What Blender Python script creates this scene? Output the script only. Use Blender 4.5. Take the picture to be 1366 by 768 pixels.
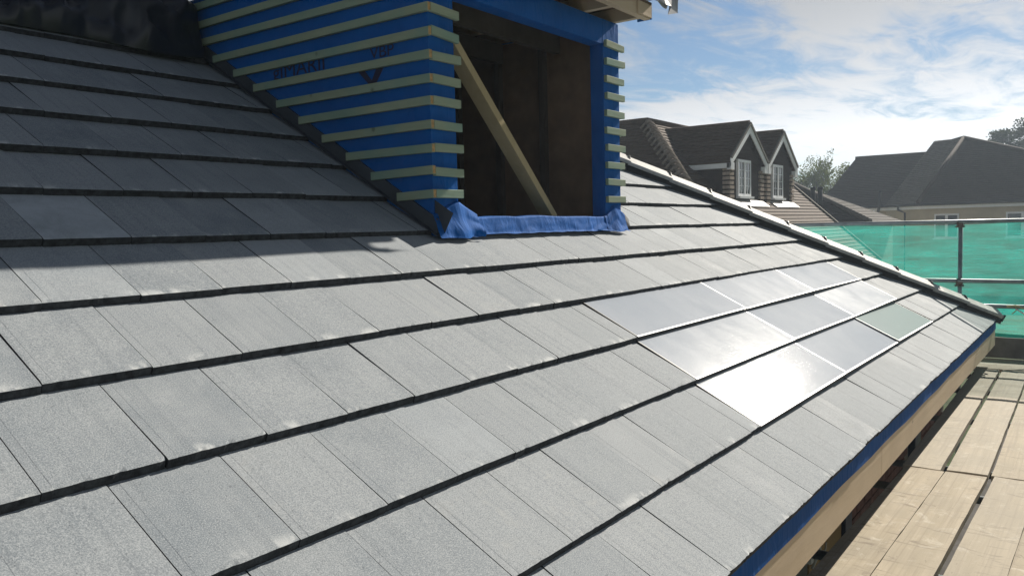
import bpy, bmesh, math, random
from mathutils import Vector, Matrix, noise
random.seed(7)
R = math.radians
for o in list(bpy.data.objects):
    bpy.data.objects.remove(o)
S = bpy.context.scene
COL = S.collection

# ------------------------------------------------------------------ camera
CAM = Vector((-1.07003, -0.93433, 1.09461))
cr = Vector((0.591174, -0.806145, -0.025365))
cd = Vector((-0.072802, -0.022014, -0.997103))
cf = Vector((0.803251, 0.591309, -0.071703))
cam_d = bpy.data.cameras.new('camera')
cam = bpy.data.objects.new('camera', cam_d)
COL.objects.link(cam)
cam.matrix_world = Matrix(((cr.x, -cd.x, -cf.x, CAM.x), (cr.y, -cd.y, -cf.y, CAM.y), (cr.z, -cd.z, -cf.z, CAM.z), (0, 0, 0, 1)))
FPX = 1079.67
cam_d.sensor_fit = 'HORIZONTAL'
cam_d.sensor_width = 36.0
cam_d.lens = FPX * 36.0 / 1366.0
cam_d.clip_start = 0.02
cam_d.clip_end = 3000
S.camera = cam

# ------------------------------------------------------------------ sun, sky, exposure
SUN = Vector((1.0, -0.085, 0.615)).normalized()
EL = math.asin(SUN.z)
AZ = math.atan2(SUN.y, SUN.x)
sd = bpy.data.lights.new('sun', 'SUN')
sd.energy = 5.0
sd.angle = R(0.53)
sd.color = (1.0, 0.925, 0.81)
so = bpy.data.objects.new('sun', sd)
so.rotation_euler = SUN.to_track_quat('Z', 'Y').to_euler()
so.location = (20, -5, 20)
COL.objects.link(so)

W = bpy.data.worlds.new('World')
S.world = W
W.use_nodes = True
wn, wl = W.node_tree.nodes, W.node_tree.links
wn.clear()
def wnode(t, **k):
    n = wn.new(t)
    for a, b in k.items():
        setattr(n, a, b)
    return n
w_out = wnode('ShaderNodeOutputWorld')
w_bg = wnode('ShaderNodeBackground')
w_bg.inputs[1].default_value = 0.05
sky = wnode('ShaderNodeTexSky', sky_type='NISHITA')
sky.sun_disc = False
sky.sun_elevation = EL
sky.sun_rotation = R(90) - AZ
sky.air_density = 1.0
sky.dust_density = 0.05
sky.ozone_density = 4.0
w_tc = wnode('ShaderNodeTexCoord')
w_sep = wnode('ShaderNodeSeparateXYZ')
wl.new(w_tc.outputs['Generated'], w_sep.inputs[0])
def wmath(op, a, b=None, clamp=False):
    n = wnode('ShaderNodeMath', operation=op, use_clamp=clamp)
    for i, v in enumerate((a, b)):
        if v is None: continue
        if isinstance(v, (int, float)): n.inputs[i].default_value = v
        else: wl.new(v, n.inputs[i])
    return n.outputs[0]
zc = wmath('MAXIMUM', wmath('ADD', w_sep.outputs[2], 0.05), 0.02)
px = wmath('DIVIDE', w_sep.outputs[0], zc)
py = wmath('DIVIDE', w_sep.outputs[1], zc)
w_cmb = wnode('ShaderNodeCombineXYZ')
wl.new(px, w_cmb.inputs[0]); wl.new(py, w_cmb.inputs[1])
def wnoise(scale, detail, rough, rot, sx, sy, off, dist=0.0):
    mp = wnode('ShaderNodeMapping')
    mp.inputs['Rotation'].default_value = (0, 0, R(rot))
    mp.inputs['Scale'].default_value = (sx, sy, 1)
    mp.inputs['Location'].default_value = off
    wl.new(w_cmb.outputs[0], mp.inputs[0])
    n = wnode('ShaderNodeTexNoise')
    n.inputs['Scale'].default_value = scale
    n.inputs['Detail'].default_value = detail
    n.inputs['Roughness'].default_value = rough
    n.inputs['Distortion'].default_value = dist
    wl.new(mp.outputs[0], n.inputs['Vector'])
    return n.outputs[0]
# long streaky bands and small ripples of high cloud
n_band = wnoise(0.50, 6, 0.58, 22, 0.45, 1.0, (1.35, 0.6, 0), 0.5)
n_rip = wnoise(3.6, 6, 0.66, 40, 0.5, 1.0, (0.3, 4.1, 0), 0.9)
cl = wmath('ADD', wmath('MULTIPLY', n_band, 1.0), wmath('MULTIPLY', n_rip, 0.34))
ramp = wnode('ShaderNodeMapRange', interpolation_type='SMOOTHSTEP')
ramp.inputs['From Min'].default_value = 0.505
ramp.inputs['From Max'].default_value = 0.66
ramp.inputs['To Min'].default_value = 0.0
ramp.inputs['To Max'].default_value = 0.92
wl.new(cl, ramp.inputs['Value'])
hor = wnode('ShaderNodeMapRange')
hor.inputs['From Min'].default_value = 0.015
hor.inputs['From Max'].default_value = 0.10
wl.new(w_sep.outputs[2], hor.inputs['Value'])
c_fac = wmath('MULTIPLY', ramp.outputs[0], hor.outputs[0], True)
w_mix = wnode('ShaderNodeMixRGB')
wl.new(c_fac, w_mix.inputs[0])
wl.new(sky.outputs[0], w_mix.inputs[1])
# cloud takes its brightness from the sky behind it, so it is brightest round the sun
w_bw = wnode('ShaderNodeRGBToBW'); wl.new(sky.outputs[0], w_bw.inputs[0])
w_cb = wmath('MULTIPLY', wmath('POWER', w_bw.outputs[0], 1.5), 0.70)
w_cc = wnode('ShaderNodeCombineXYZ')
for i_, k_ in enumerate((1.0, 1.005, 1.02)): wl.new(wmath('MULTIPLY', w_cb, k_), w_cc.inputs[i_])
wl.new(w_cc.outputs[0], w_mix.inputs[2])
wl.new(w_mix.outputs[0], w_bg.inputs[0])
wl.new(w_bg.outputs[0], w_out.inputs[0])

S.view_settings.view_transform = 'Standard'
S.view_settings.look = 'None'
S.view_settings.gamma = 1.0
S.view_settings.use_curve_mapping = False
S.view_settings.exposure = 0.55
S.render.engine = 'CYCLES'

# ------------------------------------------------------------------ helpers
class NT:
    def __init__(s, name):
        s.m = bpy.data.materials.new(name)
        s.m.use_nodes = True
        s.n, s.l = s.m.node_tree.nodes, s.m.node_tree.links
        s.b = s.n['Principled BSDF']
    def node(s, t, **k):
        n = s.n.new(t)
        for a, b in k.items(): setattr(n, a, b)
        return n
    def link(s, a, b): s.l.new(a, b)
    def set(s, inp, v):
        if hasattr(v, 'is_output') or isinstance(v, bpy.types.NodeSocket): s.l.new(v, inp)
        else: inp.default_value = v
    def obj(s, rnd=True):
        tc = s.node('ShaderNodeTexCoord')
        if not rnd: return tc.outputs['Object']
        oi = s.node('ShaderNodeObjectInfo')
        ml = s.node('ShaderNodeMath', operation='MULTIPLY'); s.link(oi.outputs['Random'], ml.inputs[0]); ml.inputs[1].default_value = 37.0
        ad = s.node('ShaderNodeVectorMath', operation='ADD')
        s.link(tc.outputs['Object'], ad.inputs[0]); s.link(ml.outputs[0], ad.inputs[1])
        return ad.outputs[0]
    def rnd(s): return s.node('ShaderNodeObjectInfo').outputs['Random']
    def mapv(s, v, sc=(1, 1, 1)):
        mp = s.node('ShaderNodeMapping'); mp.inputs['Scale'].default_value = sc
        s.link(v, mp.inputs[0]); return mp.outputs[0]
    def noise(s, v, scale, detail=4, rough=.55, dist=0.0):
        n = s.node('ShaderNodeTexNoise'); s.link(v, n.inputs['Vector'])
        n.inputs['Scale'].default_value = scale; n.inputs['Detail'].default_value = detail
        n.inputs['Roughness'].default_value = rough; n.inputs['Distortion'].default_value = dist
        return n.outputs[0]
    def rng(s, v, a, b, c=0.0, d=1.0, smooth=False):
        n = s.node('ShaderNodeMapRange')
        if smooth: n.interpolation_type = 'SMOOTHSTEP'
        s.link(v, n.inputs['Value'])
        for k, x in zip(('From Min', 'From Max', 'To Min', 'To Max'), (a, b, c, d)): n.inputs[k].default_value = x
        return n.outputs[0]
    def math(s, op, a, b):
        n = s.node('ShaderNodeMath', operation=op); s.set(n.inputs[0], a); s.set(n.inputs[1], b); return n.outputs[0]
    def mix(s, f, a, b, blend='MIX'):
        n = s.node('ShaderNodeMixRGB', blend_type=blend)
        s.set(n.inputs[0], f)
        for i, v in ((1, a), (2, b)):
            if isinstance(v, tuple): v = (*v[:3], 1)
            s.set(n.inputs[i], v)
        return n.outputs[0]
    def bump(s, h, strength=.3, dist=.01):
        n = s.node('ShaderNodeBump'); n.inputs['Strength'].default_value = strength; n.inputs['Distance'].default_value = dist
        s.link(h, n.inputs['Height']); s.link(n.outputs[0], s.b.inputs['Normal'])
    def base(s, v):
        if isinstance(v, tuple): v = (*v[:3], 1)
        s.set(s.b.inputs['Base Color'], v)
    def rough(s, v): s.set(s.b.inputs['Roughness'], v)
    def spec(s, v): s.set(s.b.inputs['Specular IOR Level'], v)

def simple(name, col, rough=.7, var=.25, scale=6., spec=.4, bump=0., metal=0., bdist=.01, stretch=(1, 1, 1)):
    t = NT(name)
    v = t.mapv(t.obj(), stretch)
    n1 = t.noise(v, scale, 5, .6)
    lo = tuple(c * (1 - var) for c in col); hi = tuple(min(1, c * (1 + var)) for c in col)
    t.base(t.mix(t.rng(n1, .3, .7), lo, hi))
    t.rough(rough); t.spec(spec); t.b.inputs['Metallic'].default_value = metal
    if bump: t.bump(t.noise(v, scale * 3, 6, .65), bump, bdist)
    return t.m

def make_tile_mat(name='roof_tile_concrete'):
    t = NT(name)
    v = t.obj(); raw = t.obj(False)
    sep = t.node('ShaderNodeSeparateXYZ'); t.link(raw, sep.inputs[0])
    cloud = t.noise(v, 5.0, 5, .6)
    streak = t.noise(t.mapv(v, (1, .045, 1)), 42, 4, .6)
    grit = t.noise(v, 270, 3, .75)
    grit2 = t.noise(v, 90, 3, .7)
    rnd = t.rnd()
    base = t.mix(rnd, (.172, .200, .228), (.270, .294, .318))
    base = t.mix(t.rng(cloud, .35, .7), base, (.282, .306, .328))
    base = t.mix(t.math('MULTIPLY', t.rng(streak, .50, .70), .42), base, (.150, .172, .196))
    base = t.mix(t.math('MULTIPLY', t.rng(grit, .50, .64), .60), base, (.43, .455, .475))
    base = t.mix(t.math('MULTIPLY', t.rng(grit, .46, .36), .5), base, (.11, .125, .145))
    base = t.mix(t.math('MULTIPLY', t.rng(grit2, .62, .70), .55), base, (.085, .095, .11))
    # white lime bloom along the lower edge
    edge = t.rng(sep.outputs[1], .004, .045, 1, 0, True)
    bl = t.rng(t.noise(t.mapv(v, (1, .5, 1)), 14, 4, .6), .555, .64)
    base = t.mix(t.math('MULTIPLY', t.math('MULTIPLY', edge, bl), .75), base, (.50, .52, .53))
    # broad chalky smears on a few tiles
    sm = t.math('MULTIPLY', t.rng(t.noise(v, 9, 6, .7, .4), .56, .72), t.rng(rnd, .80, .86))
    base = t.mix(t.math('MULTIPLY', sm, .55), base, (.36, .37, .37))
    # tiles marked chalky carry a thick dusty film
    oc = t.node('ShaderNodeObjectInfo'); sc3 = t.node('ShaderNodeSeparateXYZ'); t.link(oc.outputs['Color'], sc3.inputs[0])
    film = t.math('MULTIPLY', t.rng(sc3.outputs[2], 0, 1, 1, 0), t.rng(t.noise(v, 7, 6, .7, .5), .36, .62, .35, .9))
    base = t.mix(film, base, (.42, .46, .50))
    base = t.mix(1.0, base, (1.18, 1.175, 1.165), 'MULTIPLY')
    t.base(base)
    t.rough(t.rng(cloud, .3, .7, .70, .82)); t.spec(.16)
    h = t.math('ADD', t.math('MULTIPLY', grit, .6), t.math('MULTIPLY', streak, .4))
    t.bump(h, .5, .003)
    return t.m

def make_panel_mat():
    t = NT('solar_glass')
    v = t.obj()
    oi = t.node('ShaderNodeObjectInfo'); sc_ = t.node('ShaderNodeSeparateXYZ'); t.link(oi.outputs['Color'], sc_.inputs[0])
    n = t.noise(v, 2.2, 6, .62, .6)
    patch = t.noise(t.mapv(v, (1, .6, 1)), 5.5, 5, .65, .5)
    fine = t.noise(v, 190, 3, .75)
    dust = t.rng(t.math('ADD', t.math('MULTIPLY', n, .5), t.math('MULTIPLY', fine, .6)), .40, .72)
    c1 = t.mix(dust, (.35, .395, .46), (.47, .505, .555))
    base_c = t.mix(sc_.outputs[1], c1, (.36, .43, .43))
    dif = t.node('ShaderNodeBsdfDiffuse'); t.link(base_c, dif.inputs[0])
    gls = t.node('ShaderNodeBsdfGlossy'); gls.distribution = 'GGX'; gls.inputs['Roughness'].default_value = .36
    gl2 = t.node('ShaderNodeBsdfGlossy'); gl2.distribution = 'GGX'; gl2.inputs['Roughness'].default_value = .10
    bp = t.node('ShaderNodeBump'); bp.inputs['Strength'].default_value = .22; bp.inputs['Distance'].default_value = .003
    t.link(t.math('ADD', t.math('MULTIPLY', fine, .6), t.math('MULTIPLY', patch, 2.0)), bp.inputs['Height'])
    for q in (dif, gls, gl2): t.link(bp.outputs[0], q.inputs['Normal'])
    w_ = t.math('MULTIPLY', sc_.outputs[0], t.rng(t.math('ADD', t.math('MULTIPLY', patch, .7), t.math('MULTIPLY', fine, .5)), .42, .80, .35, 1.5))
    m1 = t.node('ShaderNodeMixShader'); t.link(w_, m1.inputs[0]); t.link(dif.outputs[0], m1.inputs[1]); t.link(gls.outputs[0], m1.inputs[2])
    m2 = t.node('ShaderNodeMixShader'); m2.inputs[0].default_value = .10; t.link(m1.outputs[0], m2.inputs[1]); t.link(gl2.outputs[0], m2.inputs[2])
    t.link(m2.outputs[0], t.n['Material Output'].inputs[0])
    return t.m

def make_wood(name, a, b, c, stretch=(.06, 1, 1), scale=22, rough=.75, stain=None, saw=None):
    t = NT(name)
    v = t.obj()
    g1 = t.noise(t.mapv(v, stretch), scale, 6, .65, .8)
    g2 = t.noise(v, 2.3, 4, .6)
    base = t.mix(t.rng(g1, .3, .7), a, b)
    base = t.mix(t.math('MULTIPLY', t.rng(g2, .42, .68), .7), base, c)
    kn = t.node('ShaderNodeTexVoronoi'); t.link(t.mapv(v, (.55, 1, 1)), kn.inputs['Vector']); kn.inputs['Scale'].default_value = 4.2
    base = t.mix(t.math('MULTIPLY', t.rng(kn.outputs['Distance'], .03, .075, 1, 0), .75), base, tuple(x * .35 for x in a))
    if stain:
        st = t.noise(t.mapv(v, (1.6, .35, 1)), 10, 5, .7, 1.4)
        base = t.mix(t.math('MULTIPLY', t.rng(st, .565, .64), .85), base, stain)
        lime = t.noise(v, 7, 6, .75, 1.0)
        base = t.mix(t.math('MULTIPLY', t.rng(lime, .56, .72), .6), base, (.70, .66, .57))
        ln = t.noise(t.mapv(v, (.02, 1, 1)), 70, 3, .6)
        base = t.mix(t.math('MULTIPLY', t.rng(ln, .52, .66), .55), base, (.26, .21, .15))
        sp = t.noise(t.mapv(v, (.5, 1, 1)), 34, 3, .7)
        base = t.mix(t.math('MULTIPLY', t.rng(sp, .66, .72), .7), base, (.16, .13, .09))
    if stain: base = t.mix(t.math('MULTIPLY', t.rnd(), .4), base, (.40, .37, .31))
    t.base(base); t.rough(rough); t.spec(.3)
    t.bump(t.math('ADD', g1, t.math('MULTIPLY', t.noise(v, 60, 4, .7), .4)), .35, .004)
    return t.m

def make_membrane(name='blue_membrane', col=(.004, .105, .40)):
    t = NT(name)
    v = t.obj(False)
    n = t.noise(v, 3.0, 5, .6); f = t.noise(v, 260, 2, .6); wr = t.noise(t.mapv(v, (1, 1, .35)), 9, 4, .6, .7)
    base = t.mix(t.rng(n, .3, .7), tuple(c * .85 for c in col), tuple(min(1, c * 1.15) for c in col))
    t.base(base); t.rough(.75); t.spec(.08)
    t.bump(t.math('ADD', t.math('MULTIPLY', wr, 1.0), t.math('MULTIPLY', f, .06)), .6, .02)
    return t.m

def make_net():
    t = NT('green_net')
    v = t.obj(False)
    wv = t.noise(t.mapv(v, (1, .04, 1)), 60, 3, .6)
    wr = t.noise(t.mapv(v, (1, .5, 2.2)), 2.2, 4, .6, .8)
    cold = t.mix(t.rng(wr, .3, .7), (.04, .58, .48), (.07, .70, .60))
    dif = t.node('ShaderNodeBsdfDiffuse'); t.link(cold, dif.inputs[0])
    trl = t.node('ShaderNodeBsdfTranslucent'); t.link(cold, trl.inputs[0])
    tr = t.node('ShaderNodeBsdfTransparent'); tr.inputs[0].default_value = (.94, 1.0, .985, 1)
    m1 = t.node('ShaderNodeMixShader'); m1.inputs[0].default_value = .55
    t.link(dif.outputs[0], m1.inputs[1]); t.link(trl.outputs[0], m1.inputs[2])
    m2 = t.node('ShaderNodeMixShader')
    fold = t.noise(t.mapv(v, (1, .10, 1)), 7, 4, .65, .4)
    t.link(t.rng(t.math('ADD', t.math('MULTIPLY', wv, .5), t.math('ADD', t.math('MULTIPLY', fold, .6), t.math('MULTIPLY', wr, .25))), .50, .85, .16, .54), m2.inputs[0])
    t.link(tr.outputs[0], m2.inputs[1]); t.link(m1.outputs[0], m2.inputs[2])
    t.link(m2.outputs[0], t.n['Material Output'].inputs[0])
    return t.m

def make_leaf(name, a, b, trans=.35):
    t = NT(name)
    geo = t.node('ShaderNodeNewGeometry')
    col = t.mix(geo.outputs['Random Per Island'], a, b)
    dif = t.node('ShaderNodeBsdfDiffuse'); t.link(col, dif.inputs[0])
    trl = t.node('ShaderNodeBsdfTranslucent'); t.link(t.mix(.5, col, (.16, .2, .03)), trl.inputs[0])
    m = t.node('ShaderNodeMixShader'); m.inputs[0].default_value = trans
    t.link(dif.outputs[0], m.inputs[1]); t.link(trl.outputs[0], m.inputs[2])
    t.link(m.outputs[0], t.n['Material Output'].inputs[0])
    return t.m

def make_old_tiles(name, a, b, c):
    t = NT(name)
    v = t.obj(False)
    n = t.noise(v, 1.1, 5, .6); f = t.noise(v, 7, 4, .75); g = t.noise(v, 26, 2, .6)
    base = t.mix(t.rng(f, .35, .65), a, b)
    base = t.mix(t.math('MULTIPLY', t.rng(n, .45, .7), .6), base, c)
    base = t.mix(t.math('MULTIPLY', t.rng(g, .58, .68), .4), base, tuple(x * 1.9 for x in c))
    t.base(base); t.rough(.85); t.spec(.25)
    t.bump(g, .4, .02)
    return t.m

M = {}
M['tile'] = make_tile_mat()
M['tile_edge_shade'] = simple('tile_edge_painted_shade', (.050, .053, .060), .9, .5, 40, .15, .5, bdist=.004)  # same concrete as the tile; shade of the unlit edges darkened into the colour
M['glass_pv'] = make_panel_mat()
M['pv_frame'] = simple('panel_trim', (.30, .31, .32), .55, .1, 12, .6, metal=.6)
M['pv_edge'] = simple('panel_edge', (.03, .032, .036), .5, .2, 8)
M['underlay'] = simple('underlay', (.012, .014, .02), .8, .2, 5)
M['membrane'] = make_membrane()
M['membrane2'] = make_membrane('blue_membrane_strip', (.012, .085, .30))
M['ink'] = simple('print_ink', (.010, .012, .05), .6, .1)
M['batten'] = make_wood('treated_batten', (.28, .34, .23), (.37, .42, .30), (.18, .33, .28), (.08, .08, 1), 30)
M['batten_end'] = simple('batten_end_grain', (.48, .30, .13), .8, .25, 60)
M['pine'] = make_wood('pine_timber', (.60, .47, .32), (.66, .53, .38), (.55, .43, .30), (.06, 1, 1), 24)
M['brace'] = make_wood('brace_timber', (.42, .33, .17), (.50, .40, .23), (.38, .29, .15), (1, 1, .06), 24)
M['board'] = make_wood('scaffold_board_wood', (.34, .285, .195), (.47, .40, .29), (.31, .27, .20), (.05, 1, 1), 20, .8, (.20, .16, .11))
M['ply'] = simple('plywood', (.22, .145, .10), .8, .25, 5, .2)
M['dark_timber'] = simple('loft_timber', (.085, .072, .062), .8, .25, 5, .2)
M['lead'] = simple('lead_flashing', (.045, .055, .07), .5, .25, 6, .5)
M['hip'] = simple('hip_tile_concrete', (.42, .42, .41), .65, .2, 14, .3, .25, bdist=.002)
M['hip_dark'] = simple('dry_hip_roll', (.02, .022, .026), .6, .2)
M['black_plastic'] = simple('black_plastic', (.008, .009, .012), .28, .2, 5, .6)
M['galv'] = simple('galvanised_tube', (.27, .31, .33), .45, .3, 8, .5, .1, .55)
M['coupler'] = simple('rusty_coupler', (.13, .10, .085), .6, .35, 25, .4, .2, .4)
M['net'] = make_net()
M['net_hem'] = simple('net_hem', (.012, .46, .36), .7, .2, 8)
M['tarp_black'] = simple('black_polythene', (.012, .016, .026), .30, .3, 3, .6)
M['tarp_grey'] = simple('silver_sheet', (.34, .35, .37), .38, .15, 5, .6)
M['brick'] = simple('brick', (.16, .075, .06), .9, .45, 9, .2, .5)
M['mortar'] = simple('mortar', (.22, .20, .18), .95, .2, 20, .1)
M['tan_board'] = simple('tan_board', (.30, .19, .07), .7, .2, 5, .3)
M['grey_board'] = simple('grey_board', (.12, .13, .12), .7, .2, 5, .3)
M['dark_frame'] = simple('dark_blue_frame', (.012, .022, .05), .5, .2, 5, .4)
M['toe'] = simple('toe_board_grey', (.17, .165, .155), .8, .3, 6, .25, .3)
M['old_tile'] = make_old_tiles('brown_plain_tiles', (.066, .043, .031), (.105, .070, .049), (.078, .060, .045))
M['old_tile2'] = make_old_tiles('slate_brown_tiles', (.046, .038, .034), (.066, .054, .048), (.055, .048, .044))
M['old_tile_pale'] = make_old_tiles('pale_tiles', (.11, .10, .09), (.16, .15, .13), (.13, .12, .10))
M['hung_tile'] = make_old_tiles('hung_tiles', (.040, .028, .025), (.060, .042, .035), (.044, .036, .03))
M['bonnet'] = simple('bonnet_tiles', (.24, .20, .17), .85, .3, 9, .2)
M['quoin'] = simple('corner_tiles', (.42, .34, .28), .85, .3, 12, .25)
M['white_pvc'] = simple('white_upvc', (.86, .87, .88), .4, .05, 5, .5)
M['flash_white'] = simple('bright_lead_apron', (.36, .36, .35), .5, .15, 8, .5)
M['win_glass'] = simple('window_glass', (.03, .04, .05), .06, .2, 2, .7)
M['cream'] = simple('cream_render', (.52, .45, .33), .9, .12, 1.4, .2, .2)
M['leaf_a'] = make_leaf('leaf_birch', (.060, .085, .022), (.10, .115, .035), .4)
M['leaf_p'] = make_leaf('leaf_pine', (.018, .034, .022), (.034, .052, .030), .15)
M['leaf_h'] = make_leaf('leaf_hedge', (.022, .042, .016), (.040, .065, .024), .25)
M['bark'] = simple('bark', (.07, .055, .045), .9, .3, 10, .2, .4)
M['path'] = simple('concrete_path', (.10, .095, .09), .95, .3, 3, .15, .3)
M['ground'] = simple('lawn', (.05, .075, .028), .95, .4, 1.2, .1, .4)
M['string'] = simple('string', (.55, .47, .25), .8, .2, 20)
M['cable_white'] = simple('white_cable', (.7, .7, .68), .5, .1, 5)

WORLD = {}     # world location of every object made here (translations only)
def tag(o, label=None, cat=None, group=None, kind=None):
    if label: o['label'] = label
    if cat: o['category'] = cat
    if group: o['group'] = group
    if kind: o['kind'] = kind
    return o
def empty(name, loc, label=None, cat=None, group=None):
    o = bpy.data.objects.new(name, None); COL.objects.link(o)
    o.location = loc; WORLD[o.name] = Vector(loc)
    o.empty_display_size = .2
    return tag(o, label, cat, group)
def link(name, me, loc, parent=None):
    o = bpy.data.objects.new(name, me); COL.objects.link(o)
    WORLD[o.name] = Vector(loc)
    if parent:
        o.parent = parent; o.location = Vector(loc) - WORLD[parent.name]
    else: o.location = loc
    return o
def link_mat(name, me, mat, parent):
    o = bpy.data.objects.new(name, me); COL.objects.link(o)
    mw = mat.copy()
    if parent:
        o.parent = parent; mw.translation = mw.translation - WORLD[parent.name]
    o.matrix_basis = mw
    WORLD[o.name] = mat.translation.copy()
    return o

class MB:
    def __init__(s): s.v = []; s.f = []; s.m = []; s.smooth = []
    def poly(s, pts, mi=0, sm=False):
        i = len(s.v); s.v += [Vector(p) for p in pts]; s.f.append(list(range(i, i + len(pts)))); s.m.append(mi); s.smooth.append(sm)
    def faces(s, vs, fs, mi=0, sm=False):
        i = len(s.v); s.v += [Vector(p) for p in vs]
        for f in fs: s.f.append([i + k for k in f]); s.m.append(mi); s.smooth.append(sm)
    def box(s, x0, x1, y0, y1, z0, z1, mi=0):
        vs = [(x, y, z) for z in (z0, z1) for y in (y0, y1) for x in (x0, x1)]
        s.faces(vs, [(0, 2, 3, 1), (4, 5, 7, 6), (0, 1, 5, 4), (2, 6, 7, 3), (0, 4, 6, 2), (1, 3, 7, 5)], mi)
        return s
    def prism(s, pts, d, mi=0):
        d = Vector(d); n = len(pts); a = [Vector(p) for p in pts]
        vs = a + [p + d for p in a]
        fs = [tuple(range(n))[::-1], tuple(range(n, 2 * n))] + [(i, (i + 1) % n, n + (i + 1) % n, n + i) for i in range(n)]
        s.faces(vs, fs, mi); return s
    def bar(s, p, q, w, h, up=(0, 0, 1), mi=0):
        p, q = Vector(p), Vector(q); d = (q - p).normalized(); sd_ = d.cross(Vector(up)).normalized(); u = sd_.cross(d)
        a = [p + sd_ * (i * w / 2) + u * (j * h / 2) for i, j in ((-1, -1), (1, -1), (1, 1), (-1, 1))]
        return s.prism(a, q - p, mi)
    def tube(s, pts, r, n=10, mi=0, sm=True, cap=True):
        pts = [Vector(p) for p in pts]; rings = []
        rr = r if isinstance(r, (list, tuple)) else [r] * len(pts)
        for i, p in enumerate(pts):
            d = (pts[min(i + 1, len(pts) - 1)] - pts[max(i - 1, 0)]).normalized()
            a = d.cross(Vector((0, 0, 1)))
            if a.length < .05: a = d.cross(Vector((1, 0, 0)))
            a.normalize(); b = d.cross(a)
            rings.append([p + (a * math.cos(t) + b * math.sin(t)) * rr[i] for t in (2 * math.pi * k / n for k in range(n))])
        vs = [v for g in rings for v in g]
        fs = [(i * n + k, i * n + (k + 1) % n, (i + 1) * n + (k + 1) % n, (i + 1) * n + k) for i in range(len(pts) - 1) for k in range(n)]
        s.faces(vs, fs, mi, sm)
        if cap: s.poly(rings[0], mi); s.poly(rings[-1], mi)
        return s
    def build(s, name, mats, parent=None, bevel=0, origin=None, fixn=True):
        if not isinstance(mats, (list, tuple)): mats = [mats]
        if origin is None:
            lo = Vector([min(v[i] for v in s.v) for i in range(3)]); hi = Vector([max(v[i] for v in s.v) for i in range(3)])
            origin = Vector(((lo.x + hi.x) / 2, (lo.y + hi.y) / 2, lo.z))
        origin = Vector(origin)
        me = bpy.data.meshes.new(name)
        me.from_pydata([v - origin for v in s.v], [], s.f)
        for m in mats: me.materials.append(M[m] if isinstance(m, str) else m)
        me.polygons.foreach_set('material_index', s.m); me.polygons.foreach_set('use_smooth', s.smooth)
        if fixn or bevel:
            bm = bmesh.new(); bm.from_mesh(me)
            bmesh.ops.remove_doubles(bm, verts=bm.verts, dist=1e-5)
            bmesh.ops.recalc_face_normals(bm, faces=bm.faces)
            if bevel:
                bmesh.ops.bevel(bm, geom=[e for e in bm.edges if len(e.link_faces) == 2 and e.calc_face_angle(0) > .5], offset=bevel, segments=1, affect='EDGES')
            bm.to_mesh(me); bm.free()
        me.update()
        return link(name, me, origin, parent)

def px_of(p):
    q = Vector(p) - CAM; d = q.dot(cf)
    if d < .05: return None
    return (683 + FPX * q.dot(cr) / d, 384 + FPX * q.dot(cd) / d)

def clip_poly(pts, a, b, c):       # keep a*x+b*y<=c  (2-D)
    out = []
    for i in range(len(pts)):
        p, q = pts[i], pts[(i + 1) % len(pts)]
        dp, dq = a * p[0] + b * p[1] - c, a * q[0] + b * q[1] - c
        if dp <= 0: out.append(p)
        if dp * dq < 0:
            t = dp / (dp - dq); out.append((p[0] + (q[0] - p[0]) * t, p[1] + (q[1] - p[1]) * t))
    return out
def courses(mb, poly3, up, gauge, step, mi=0, jit=0.0, seg=None):
    """cover a planar polygon with overlapping stepped courses; up = upslope direction, every course a wedge"""
    P = [Vector(p) for p in poly3]; up = Vector(up).normalized()
    n = (P[1] - P[0]).cross(P[2] - P[0]).normalized()
    up = (up - n * up.dot(n)).normalized(); sx = up.cross(n)
    if n.z < -1e-6 or (abs(n.z) < 1e-6 and n.dot(CAM - P[0]) < 0): n = -n
    o = P[0]; Q = [((p - o).dot(sx), (p - o).dot(up)) for p in P]
    v0 = min(q[1] for q in Q); v1 = max(q[1] for q in Q); k = 0
    v = v0
    while v < v1 - 1e-4:
        a, b = v, min(v + gauge, v1)
        pl = clip_poly(clip_poly(Q, 0, -1, -a), 0, 1, b)
        if len(pl) >= 3:
            pieces = [pl]
            if seg:
                x0 = min(p[0] for p in pl); x1 = max(p[0] for p in pl); pieces = []
                x = x0 - (k % 2) * seg * .5
                while x < x1:
                    pc = clip_poly(clip_poly(pl, -1, 0, -x), 1, 0, x + seg * .96)
                    if len(pc) >= 3: pieces.append(pc)
                    x += seg
            for pc in pieces:
                dj = random.uniform(-jit, jit)
                top = [o + sx * p[0] + up * p[1] + n * (step * (1 - (p[1] - a) / gauge) + dj) for p in pc]
                bot = [o + sx * p[0] + up * p[1] - n * .02 for p in pc]
                m = len(pc)
                mb.faces(top + bot, [tuple(range(m))] + [(i, (i + 1) % m, m + (i + 1) % m, m + i) for i in range(m)], mi)
        v += gauge; k += 1
    return mb

# ------------------------------------------------------------------ ground
g = MB(); NG = 24
for i in range(NG):
    for j in range(NG):
        x0, y0 = -600 + i * 50, -600 + j * 50
        g.poly([(x0, y0, -2.6), (x0 + 50, y0, -2.6), (x0 + 50, y0 + 50, -2.6), (x0, y0 + 50, -2.6)])
tag(g.build('ground', 'ground', fixn=True), kind='structure')

tag(MB().box(-9, 15.5, -4.2, .4, -2.65, -2.592).build('path', 'path'), kind='structure')

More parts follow.
